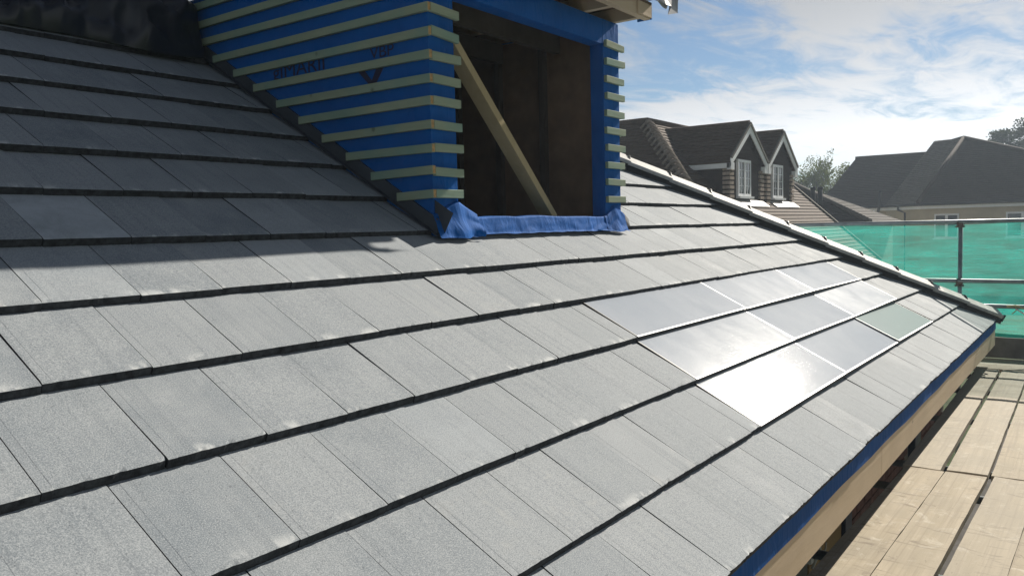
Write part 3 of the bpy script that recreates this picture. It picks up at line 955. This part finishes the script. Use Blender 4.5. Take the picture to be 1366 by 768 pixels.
for i, (ya, yb) in enumerate(yl2):
    board(4.545 + .012 * i, ya, 8.60 + rs.uniform(-.03, .02), yb, .2255 if i else .215, lab2[i], rs.uniform(-.004, .004))
def xboard(xa, w, label):
    L = 4.2
    o = board(0, 0, L, 0, w, label)
    mt = Matrix.Rotation(R(-90.4), 4, 'Z') ; mt.translation = (xa + w, 3.0, DZ + .002)
    o.matrix_basis = mt
    return o
xboard(8.66, .225, 'scaffold board laid crosswise against the board ends')
xboard(8.90, .225, 'scaffold board laid crosswise between the hip end and toe board')
xboard(9.14, .225, 'scaffold board laid crosswise along the foot of the toe board')

sc = empty('tube_scaffold', (9.45, .5, -2.6), 'galvanised tube scaffold frame round the roof edge', 'scaffold')
SX = 9.46
def rail(z, y0, y1, nm='guard_rail', x=SX, r=.0242): return MB().tube([(x, y0, z), (x, y1, z + (.02 if y0 < y1 else 0))], r, 14).build(nm, 'galv', sc)
rail(1.048, -2.1, 5.5); rail(.372, -2.1, 5.5); rail(.092, -2.1, 5.5)
for yy in (.425, -1.45, 2.7, 4.9):
    MB().tube([(SX + .05, yy, -2.6), (SX + .05, yy, 1.06)], .0242, 14).build('standard', 'galv', sc)
    for zz in (1.045, .37, .09):
        q = MB(); q.box(SX - .02, SX + .075, yy - .034, yy + .034, zz - .036, zz + .030); q.tube([(SX + .0, yy - .05, zz - .045), (SX + .0, yy + .05, zz - .045)], .012, 6); q.tube([(SX - .04, yy + .02, zz), (SX - .015, yy + .02, zz)], .014, 6)
        q.build('coupler', 'coupler', sc, bevel=.006)
for xx in (1.1, 2.95, 4.25, 4.8, 6.3, 7.6, 8.45):
    MB().tube([(xx, .30, DZ - .066), (xx, -1.5, DZ - .066)], .0242, 12).build('transom', 'galv', sc)
for yy in (.27, -1.45):
    MB().tube([(-1.5, yy, DZ - .116), (9.7, yy, DZ - .116)], .0242, 12).build('ledger', 'galv', sc)
for xx in (-1.2, 3.3, 6.5):
    MB().tube([(xx, -1.50, -2.6), (xx, -1.50, 1.05)], .0242, 12).build('standard', 'galv', sc)
for zz in (1.0, .35):
    MB().tube([(-1.4, -1.45, zz), (9.6, -1.45, zz)], .0242, 12).build('guard_rail', 'galv', sc)
o = MB().box(9.385, 9.42, -1.5, 3.2, DZ + .005, -.245).build('toe_board', 'toe', bevel=.003)
tag(o, 'grey toe board on edge below the green netting', 'toe board')
# debris netting
b = MB(); ny, nz = 150, 44; vs = []
for j in range(nz + 1):
    for i in range(ny + 1):
        y = -2.0 + 7.2 * i / ny; t = j / nz; z = -.235 + (1.03 + .235) * t
        sag = .022 * math.sin(math.pi * t) * (1 + math.sin(y * 3.1)) + .012 * noise.noise(Vector((y * 2.5, z * 3, 2))) + .006 * noise.noise(Vector((y * 9, z * 5, 4)))
        vs.append((SX + .10 + sag, y, z - .012 * math.sin(y * 2.2) * t * (1 if j == nz else 0)))
n1 = ny + 1
b.faces(vs, [(j * n1 + i, j * n1 + i + 1, (j + 1) * n1 + i + 1, (j + 1) * n1 + i) for j in range(nz) for i in range(ny)], 0, True)
net = b.build('debris_netting', 'net', fixn=False)
tag(net, 'translucent green debris netting hung on the scaffold rails', 'netting')
b = MB()
hp = [(SX + .098 + .01 * math.sin(y * 5), y, -.24 + .006 * math.sin(y * 7)) for y in [-2.0 + .12 * i for i in range(61)]]
for p, q in zip(hp[:-1], hp[1:]):
    b.poly([(p[0], p[1], p[2] - .02), (q[0], q[1], q[2] - .02), (q[0] - .004, q[1], q[2] + .022), (p[0] - .004, p[1], p[2] + .022)], 0, True)
b.build('hem', 'net_hem', net, fixn=False)
b = MB(); b.tube([(SX - .03, -.05, .10), (SX - .035, -.13, .115), (SX - .03, -.2, .09), (SX - .035, -.32, .11)], .011, 6)
b.tube([(SX - .02, -.13, .12), (SX - .03, -.14, .06), (SX - .03, -.10, .02)], .006, 6)
tag(b.build('rope_tie', 'string', fixn=False), 'pale rope tied round the lowest scaffold rail', 'rope')
b = MB(); b.bar((SX - .06, -.14, .08), (SX - .06, -.50, -.16), .012, .045, (1, 0, 0))
tag(b.build('plastic_strap', 'cable_white'), 'white plastic strap hanging from the lowest scaffold rail', 'strap')

# ------------------------------------------------------------------ neighbour house with two gabled dormers
nb = empty('tiled_house', (21, 10, -2.6), 'brown tiled neighbouring house with two white-gabled dormers', 'house')
def zB(y): return 1.70 + .90 * (y - 7.0)        # -Y facing slope
TY, TZ = 9.6, 4.04; TX = 19.85
def zA(x): return TZ - .90 * (TX - x)            # -X facing slope
EZ = -.2
yE = 7.0 + (EZ - 1.70) / .9; xE = TX - (TZ - EZ) / .9
VX = 26.8
b = MB()
courses(b, [(xE, yE, EZ), (VX, yE, EZ), (VX, TY, TZ), (TX, TY, TZ)], (0, 1, .9), .15, .022, 0, .002)
rfo = b.build('roof', 'old_tile', nb)
b = MB()
courses(b, [(xE, yE, EZ), (TX, TY, TZ), (TX, 17, TZ), (xE, 17, EZ)], (1, 0, .9), .15, .022, 0, .002)
b.build('roof_side', 'old_tile', nb)
b = MB(); b.poly([(TX, TY, TZ - .03), (VX, TY, TZ - .03), (VX, TY + 5, -.2), (TX, TY + 5, -.2)]); b.poly([(TX, TY, TZ - .03), (TX, 17, TZ - .03), (TX + 4, 17, .4), (TX + 4, TY, .4)])
b.build('rear_roof', 'old_tile', nb)
b = MB()
b.tube([(TX, TY, TZ + .01), (VX, TY, TZ + .01)], .10, 10); b.tube([(TX, TY, TZ + .01), (TX, 17, TZ + .01)], .10, 10)
b.build('ridge_tiles', 'old_tile', nb)
b = MB(); nbn = 30
p0, p1 = Vector((TX, TY, TZ)), Vector((xE, yE, EZ)); dd = (p1 - p0).normalized()
for i in range(nbn):
    a = p0 + (p1 - p0) * (i / nbn); c = a + dd * .22
    b.tube([a + Vector((0, 0, -.02)), c + Vector((0, 0, .06))], [.07, .10], 8)
    hp_ = Vector((1, -1, 0)).normalized() * .24
    b.tube([c - hp_ + Vector((0, 0, -.10)), c - hp_ * .45 + Vector((0, 0, .04)), c + Vector((0, 0, .09)), c + hp_ * .45 + Vector((0, 0, .04)), c + hp_ + Vector((0, 0, -.10))], .036, 6)
b.build('bonnet_hip_tiles', 'bonnet', nb)
b = MB(); b.box(xE + .35, VX - .12, yE + .35, 14, -2.6, EZ + .1); b.build('wall', 'hung_tile', nb)
b = MB(); b.prism([(VX - .12, yE + .4, EZ), (VX - .12, 14, EZ), (VX - .12, TY, TZ - .08)], (.1, 0, 0)); b.build('gable_wall', 'hung_tile', nb)
b = MB(); b.bar((VX + .01, yE, EZ + .03), (VX + .01, TY, TZ + .03), .10, .09); b.build('verge', 'old_tile_pale', nb)
def gdormer(xl, xr, w0, w1, post):
    ez, az = 2.74, 3.78; ax = (xl + xr) / 2; Yf = 7.0
    yb = 7.0 + (az - 1.70) / .9
    ye = 7.0 + (ez - 1.70) / .9
    # roof slopes
    b = MB()
    ov = .10
    courses(b, [(xl - .12, Yf - ov, ez - .06), (ax, Yf - ov, az), (ax, yb + .1, az), (xl - .12, ye + .1, ez - .06)], (1, 0, .8), .14, .02, 0, .002)
    courses(b, [(xr + .12, Yf - ov, ez - .06), (xr + .12, ye + .1, ez - .06), (ax, yb + .1, az), (ax, Yf - ov, az)], (-1, 0, .8), .14, .02, 0, .002)
    b.tube([(ax, Yf - ov, az + .02), (ax, yb + .1, az + .02)], .075, 8)
    b.build('dormer_roof', 'old_tile', nb)
    # front wall and cheeks, hung with tiles
    b = MB()
    b.prism([(xl + .05, Yf + .03, 1.62), (xr - .05, Yf + .03, 1.62), (xr - .05, Yf + .03, ez - .02), (ax, Yf + .03, az - .12), (xl + .05, Yf + .03, ez - .02)], (0, .12, 0))
    courses(b, [(xl + .06, Yf + .02, 1.62), (w0 - .10, Yf + .02, 1.62), (w0 - .10, Yf + .02, ez), (xl + .06, Yf + .02, ez)], (0, 0, 1), .115, .018)
    courses(b, [(w1 + .10, Yf + .02, 1.62), (xr - .06, Yf + .02, 1.62), (xr - .06, Yf + .02, ez), (w1 + .10, Yf + .02, ez)], (0, 0, 1), .115, .018)
    courses(b, [(xl + .1, Yf + .02, ez), (xr - .1, Yf + .02, ez), (ax, Yf + .02, az - .12)], (0, 0, 1), .115, .018)
    b.build('dormer_wall', 'hung_tile', nb)
    b = MB(); courses(b, [(xl + .05, Yf + .15, 1.75), (xl + .05, ye + .1, ez), (xl + .05, Yf + .15, ez)], (0, 0, 1), .115, .018); b.prism([(xl + .06, Yf + .15, 1.7), (xl + .06, ye + .1, ez), (xl + .06, Yf + .15, ez)], (.08, 0, 0))
    b.build('dormer_cheek', 'hung_tile', nb); b = MB()
    b.prism([(xr - .06, Yf + .15, 1.7), (xr - .06, ye + .1, ez), (xr - .06, Yf + .15, ez)], (-.08, 0, 0))
    b.build('dormer_cheek', 'hung_tile', nb)
    for s_, x_e in ((1, xl), (-1, xr)):
        b = MB(); o_ = Vector((x_e - s_ * .10, Yf - .12, ez - .16)); t_ = Vector((ax, Yf - .12, az - .10 + .06))
        b.prism([o_, o_ + Vector((0, 0, .20)), t_ + Vector((0, 0, .02)), t_ + Vector((0, 0, -.21))], (0, .03, 0)); b.build('barge_board', 'white_pvc', nb)
        b = MB(); b.bar(o_ + Vector((0, -.005, .225)), t_ + Vector((0, -.005, .05)), .07, .05, (0, -1, 0)); b.build('verge', 'old_tile_pale', nb)
        b = MB(); b.box(x_e - .10 if s_ > 0 else x_e - .14, x_e + .14 if s_ > 0 else x_e + .10, Yf - .115, Yf + .0, ez - .24, ez - .06); b.build('bargeboard_foot', 'white_pvc', nb)
    b = MB(); b.box(xl - .10, xl - .07, Yf - .08, ye - .05, ez - .20, ez - .04); b.box(xl - .07, xl + .05, Yf - .08, ye - .05, ez - .20, ez - .18); b.build('soffit', 'white_pvc', nb)
    # corner blocks
    b = MB(); b2 = MB(); k = 0; z = 1.66
    while z < ez - .25:
        b.box(xl + .004, xl + .30, Yf - .035 - .012 * (k % 2), Yf + .16, z, z + .078)
        b2.box(xr - .30, xr - .004, Yf - .035 - .012 * (k % 2), Yf + .16, z, z + .078)
        z += .118; k += 1
    tag(b.build('corner_tiles', 'quoin', nb), kind='stuff'); tag(b2.build('corner_tiles', 'quoin', nb), kind='stuff')
    # window
    win = empty('window', ((w0 + w1) / 2, Yf, 1.82)); win.parent = nb; win.location = WORLD[win.name] - WORLD[nb.name]
    b = MB(); zt, zb_ = 2.80, 1.83; mid = (w0 + w1) / 2; fy0, fy1 = Yf - .05, Yf + .018
    b.box(w0, w0 + .06, fy0, fy1, zb_, zt); b.box(w1 - .06, w1, fy0, fy1, zb_, zt); b.box(w0 + .06, w1 - .06, fy0, fy1, zt - .07, zt); b.box(w0 + .06, w1 - .06, fy0, fy1, zb_, zb_ + .07)
    b.box(mid - .045, mid + .045, fy0 - .01, fy1, zb_ + .07, zt - .07); b.build('frame', 'white_pvc', win)
    for xa, xb in ((w0 + .06, mid - .045), (mid + .045, w1 - .06)):
        MB().box(xa, xb, Yf - .03, Yf - .01, zb_ + .07, zt - .07).build('pane', 'win_glass', win)
        b = MB(); xm = (xa + xb) / 2; b.box(xm - .006, xm + .006, Yf - .042, Yf - .031, zb_ + .07, zt - .07)
        for q in (1, 2, 3): zz = zb_ + .07 + (zt - zb_ - .14) * q / 4; b.box(xa, xm - .012, Yf - .042, Yf - .031, zz - .006, zz + .006); b.box(xm + .012, xb, Yf - .042, Yf - .031, zz - .006, zz + .006)
        b.build('glazing_bars', 'white_pvc', win)
    MB().box(w0 - .06, w1 + .06, Yf - .12, Yf + .0, zb_ - .06, zb_ - .002).build('sill', 'white_pvc', win)
    b = MB(); b.prism([(xl + .3, Yf - .02, 1.72), (xr - .1, Yf - .02, 1.72), (xr - .02, Yf - .22, zB(Yf - .22) + .05), (xl + .36, Yf - .22, zB(Yf - .22) + .05)], (0, .0, .012)); b.build('lead_apron', 'flash_white', nb)
gdormer(19.27, 21.86, 19.85, 20.80, 0)
gdormer(22.12, 24.62, 22.62, 23.52, 0)

# small outbuilding roof beyond, with two flues
ob = empty('hipped_house', (33, 10, -2.6), 'low hipped roof with twin black flues beyond the dormer house', 'house')
P2 = Vector((30.6, 6.05, 1.02)); P1 = Vector((33.2, 9.67, 2.71))
b = MB(); courses(b, [(P2.x, P2.y, P2.z), P1, (P1.x, 13.5, P1.z), (P2.x, 13.5, P2.z)], (1, 0, .6), .16, .022)
courses(b, [(P2.x, P2.y, P2.z), (P2.x + 6, P2.y, P2.z), P1], (0, 1, .45), .16, .022)
b.poly([P1, (P1.x + 3, 6.05, 1.02), (P1.x + 3, 13.5, 1.02), (P1.x, 13.5, P1.z)])
b.build('roof', 'old_tile2', ob)
MB().box(P2.x + .3, P2.x + 5.4, P2.y + .3, 13.3, -2.6, 1.05).build('wall', 'cream', ob)
b = MB(); b.tube([P1 + Vector((0, 0, .03)), P2 + Vector((0, 0, .05))], .09, 8); b.build('hip_tiles', 'old_tile_pale', ob)
for dy in (0, .27):
    q = MB(); q.tube([(31.3, 8.02 + dy, 1.35), (31.3, 8.02 + dy, 2.36)], .09, 10); q.tube([(31.3, 8.02 + dy, 2.34), (31.3, 8.02 + dy, 2.44)], .11, 10)
    f_ = q.build('flue', 'black_plastic', ob)
    MB().box(31.08, 31.3, 7.90 + dy, 8.13 + dy, 1.42, 1.52).build('flashing', 'flash_white', ob)

# ------------------------------------------------------------------ cream house
ch = empty('cream_house', (45, 6, -2.6), 'cream rendered house under a large dark hipped roof', 'house')
EX = 43.0; EZc = 1.84
AP = Vector((46.6, 4.95, 5.10)); AP2 = Vector((47.6, 6.55, 5.0))
def ray_at(x, y, X):
    d = cf + cr * ((x - 683) / FPX) + cd * ((y - 384) / FPX)
    return CAM + d * ((X - CAM.x) / d.x)
AP = ray_at(1285.8, 184.6, 47.0); AP2 = ray_at(1251.2, 194.2, 49.0)
B_L = ray_at(1180.8, 273.5, 44.6); B_L.z = EZc; B_R = ray_at(1223.8, 271.0, 42.8); B_R.z = EZc
R3 = ray_at(1232.1, 206.0, 48.6); R4 = ray_at(1141.4, 209.7, 48.6); R4.z = R3.z
E_R = Vector((42.8, -4.5, EZc)); APR = Vector((AP.x + .3, AP.y - 1.2, AP.z))
LFT = ray_at(1088, 276, 44.6); LFT.z = EZc
b = MB()
courses(b, [B_R, E_R, AP], (1, 0, .8), .17, .02)
b.build('roof_front', 'old_tile2', ch)
b = MB(); courses(b, [B_L, B_R, AP, AP2], (.7, -.7, .8), .17, .028); b.build('roof_corner', 'old_tile_pale', ch)  # paler tiles on this slope paint in its sheen and lit tile edges
b = MB(); courses(b, [(44.6, LFT.y, EZc), (44.6, B_L.y + .05, EZc), (48.6, R3.y - 1.5, R3.z), (48.6, R4.y, R3.z)], (1, 0, .6), .17, .02)
b.build('roof_wing', 'old_tile2', ch)
b = MB(); b.poly([(44.6, LFT.y, EZc), (48.6, R4.y, R3.z), (54, LFT.y, EZc)])
b.poly([AP, (60, -4.5, EZc), E_R]); b.poly([AP, AP2, (58, 9, EZc), (60, -4.5, EZc)]); b.poly([(48.6, R4.y, R3.z - .01), (48.6, R3.y - 1.5, R3.z - .01), (54, R3.y - 1.5, EZc), (54, LFT.y, EZc)])
b.build('roof_rear', 'old_tile2', ch)
b = MB()
for a, c in ((AP, AP2), (AP, B_R), (R4, Vector((48.6, R3.y - 1.0, R3.z))), (AP, E_R)): b.tube([a + Vector((0, 0, .03)), c + Vector((0, 0, .03))], .11, 8)
b.build('ridge_tiles', 'old_tile2', ch)
wl_ = MB()
wl_.prism([(43.05, -4.3, -2.6), (43.05, B_R.y - .1, -2.6), (44.85, B_L.y, -2.6), (44.85, LFT.y - .3, -2.6), (54, LFT.y - .3, -2.6), (54, -4.3, -2.6)], (0, 0, EZc + 2.6 - .03))
wl_.build('wall', 'cream', ch)
b = MB()
for a, c in ((E_R, B_R), (B_R, B_L), (B_L, Vector((44.6, LFT.y, EZc)))):
    b.tube([a + Vector((-.05, 0, -.04)), c + Vector((-.05, 0, -.04))], .065, 8)
b.build('gutter', 'black_plastic', ch)
b = MB()
for a, c in ((E_R, B_R), (B_R, B_L), (B_L, Vector((44.6, LFT.y, EZc)))): b.bar(a + Vector((.06, 0, -.17)), c + Vector((.06, 0, -.17)), .03, .17)
b.build('fascia_board', 'white_pvc', ch)
for y1, y0 in ((5.87, 4.81), (2.88, 1.55), (-.2, -1.6)):
    win = empty('window', (43.02, (y0 + y1) / 2, .2)); win.parent = ch; win.location = WORLD[win.name] - WORLD[ch.name]
    zt, zb_ = 1.33, .15; mid = (y0 + y1) / 2; b = MB()
    xa, xb = 42.99, 43.06
    b.box(xa, xb, y0, y0 + .07, zb_, zt); b.box(xa, xb, y1 - .07, y1, zb_, zt); b.box(xa, xb, y0 + .07, y1 - .07, zt - .08, zt); b.box(xa, xb, y0 + .07, y1 - .07, zb_, zb_ + .08); b.box(xa, xb, mid - .06, mid + .06, zb_ + .08, zt - .08)
    b.build('frame', 'white_pvc', win)
    for ya, yb in ((y0 + .07, mid - .06), (mid + .06, y1 - .07)): MB().box(43.01, 43.04, ya, yb, zb_ + .08, zt - .08).build('pane', 'win_glass', win)
    MB().box(42.9, 43.0, y0 - .05, y1 + .05, zb_ - .06, zb_ - .002).build('sill', 'white_pvc', win)
pa, pb = ray_at(1173.7, 257, 44.5), ray_at(1170, 293, 44.7)
b = MB(); b.tube([pa, pa + Vector((0, .03, -.75)), pb + Vector((0, .02, .12)), pb, pb + Vector((0, 0, -3))], .07, 8); b.tube([pa, pa + Vector((0, 0, .09))], .09, 8); b.build('soil_pipe', 'black_plastic', ch)
da, db = ray_at(1198, 276.5, 43.75), ray_at(1207.1, 284, 43.3)
b = MB(); b.tube([da, da + Vector((-.05, 0, -.14)), db, db + Vector((0, 0, -3.4))], .05, 8); b.build('downpipe', 'black_plastic', ch)

# ------------------------------------------------------------------ trees
def leaf_cloud(mb, c, rad, n, size, rnd, squash=(1, 1, 1), droop=0.0):
    for _ in range(n):
        while True:
            d = Vector((rnd.uniform(-1, 1), rnd.uniform(-1, 1), rnd.uniform(-1, 1)))
            if d.length <= 1: break
        p = Vector(c) + Vector((d.x * rad * squash[0], d.y * rad * squash[1], d.z * rad * squash[2]))
        a = Vector((rnd.gauss(0, 1), rnd.gauss(0, 1), rnd.gauss(0, .7) - droop)).normalized()
        e = a.cross(Vector((rnd.gauss(0, 1), rnd.gauss(0, 1), rnd.gauss(0, 1)))).normalized()
        s = size * rnd.uniform(.6, 1.4)
        mb.faces([p - a * s, p + e * s * .45, p + a * s, p - e * s * .45], [(0, 1, 2, 3)])
def grow(mb, p, d, L, r, depth, rnd, tips, spread=.55, up=.1):
    pts = [p]; q = p.copy(); dd = d.normalized()
    for i in range(3):
        dd = (dd + Vector((rnd.gauss(0, .12), rnd.gauss(0, .12), rnd.gauss(0, .10) + up * .3))).normalized()
        q = q + dd * L / 3; pts.append(q.copy())
    mb.tube(pts, [r, r * .88, r * .76, r * .62], 7, cap=False)
    if depth == 0: tips.append(q); return
    tips.append(pts[2])
    for k in range(rnd.choice((2, 3, 3))):
        nd = (dd + Vector((rnd.gauss(0, spread), rnd.gauss(0, spread), rnd.gauss(0, spread * .6) + up))).normalized()
        grow(mb, q, nd, L * rnd.uniform(.62, .85), r * .6, depth - 1, rnd, tips, spread, up)
# light birch-like tree behind the dormer house
rt = random.Random(4)
tr = empty('birch_tree', (54.8, 14.5, -2.6), 'airy light green tree beyond the house roofs', 'tree')
tb = MB(); tips = []
grow(tb, Vector((54.8, 14.6, -2.6)), Vector((0, 0, 1)), 4.6, .16, 0, rt, tips)
for k in range(9):
    a = k * 2.4; grow(tb, Vector((54.8, 14.6, 1.0 + .22 * k)), Vector((math.cos(a) * .7, math.sin(a) * .7, .75)), 1.25, .06, 2, rt, tips, .6, .12)
tb.build('trunk', 'bark', tr, fixn=False)
lb = MB()
for t in tips:
    if t.z < 1.8: continue
    leaf_cloud(lb, t + Vector((0, 0, -.1)), .42, 60, .075, rt, (1, 1, .9), .8)
for k in range(80):
    a = rt.uniform(0, 6.28); rr = rt.uniform(.2, 1.75) ; zz = 5.3 - .30 * rr * rr + rt.gauss(0, .28)
    c = Vector((54.8 + rr * math.cos(a), 14.55 + rr * math.sin(a), zz - rt.uniform(0, 1.7)))
    leaf_cloud(lb, c, .30, 26, .07, rt, (1, 1, 1.3), .9)
lb.build('crown', 'leaf_a', tr, fixn=False)
# dark hedge trees lower down
for hx, hy, hz, hr, nm in ((52.0, 15.2, 2.2, 1.5, 'dark green shrub below the airy tree, between the two roofs'), (53.0, 12.7, 2.1, 1.4, 'dark rounded shrub behind the cream house wing'), (50, 18.6, 2.0, 1.7, 'dark hedge bush behind the dormer house gable')):
    ht = empty('bush', (hx, hy, -2.6), nm, 'bush')
    q = MB(); q.tube([(hx, hy, -2.6), (hx, hy, hz)], [.12, .05], 7); q.build('trunk', 'bark', ht, fixn=False)
    lb = MB()
    for k in range(46):
        d = Vector((rt.gauss(0, .5), rt.gauss(0, .5), rt.gauss(0, .55))) * hr
        leaf_cloud(lb, Vector((hx, hy, hz - .9)) + d, .45, 60, .09, rt)
    lb.build('crown', 'leaf_h', ht, fixn=False)
# broad pine on the right
rp_ = random.Random(9)
pt = empty('pine_tree', (70, 3.9, -2.6), 'dark spreading pine behind the cream house roof', 'tree')
tb = MB(); tips = []
base = Vector((70, 3.9, -2.6))
tb.tube([base, base + Vector((.1, .1, 3)), base + Vector((-.1, .3, 6.2)), base + Vector((.1, .2, 8.2))], [.42, .36, .28, .18], 10)
for k in range(15):
    a = k * 2.399; z0 = 4.8 + .28 * k
    st = base + Vector((0, .25, z0))
    grow(tb, st, Vector((math.cos(a), math.sin(a), .42)), 1.5 - .03 * k, .12, 2, rp_, tips, .42, .05)
tb.build('trunk', 'bark', pt, fixn=False)
lb = MB()
for t in tips:
    dr = math.hypot(t.x - base.x, t.y - base.y)
    if t.z < 3.4: continue
    leaf_cloud(lb, t + Vector((0, 0, .12)), .46, 110, .095, rp_, (1.15, 1.15, .5))
for k in range(60):
    a = rp_.uniform(0, 6.28); rr = 3.3 * math.sqrt(rp_.random())
    c = Vector((base.x + rr * math.cos(a), base.y + rr * math.sin(a), 7.6 - .20 * rr * rr * .8 + rp_.gauss(0, .16)))
    leaf_cloud(lb, c, .5, 100, .095, rp_, (1.2, 1.2, .55))
lb.build('crown', 'leaf_p', pt, fixn=False)

# ------------------------------------------------------------------ haze
hz = MB().box(-30, 110, -60, 70, -3.6, 12.0).build('haze', 'ground')
hz.data.materials.clear()
hm = bpy.data.materials.new('haze_air'); hm.use_nodes = True
hm.node_tree.nodes.clear()
ho = hm.node_tree.nodes.new('ShaderNodeOutputMaterial'); hv = hm.node_tree.nodes.new('ShaderNodeVolumePrincipled')
hv.inputs['Color'].default_value = (.70, .84, 1.0, 1)
hv.inputs['Density'].default_value = .0018
hv.inputs['Anisotropy'].default_value = .3
hm.node_tree.links.new(hv.outputs[0], ho.inputs['Volume'])
hz.data.materials.append(hm)
tag(hz, kind='stuff')
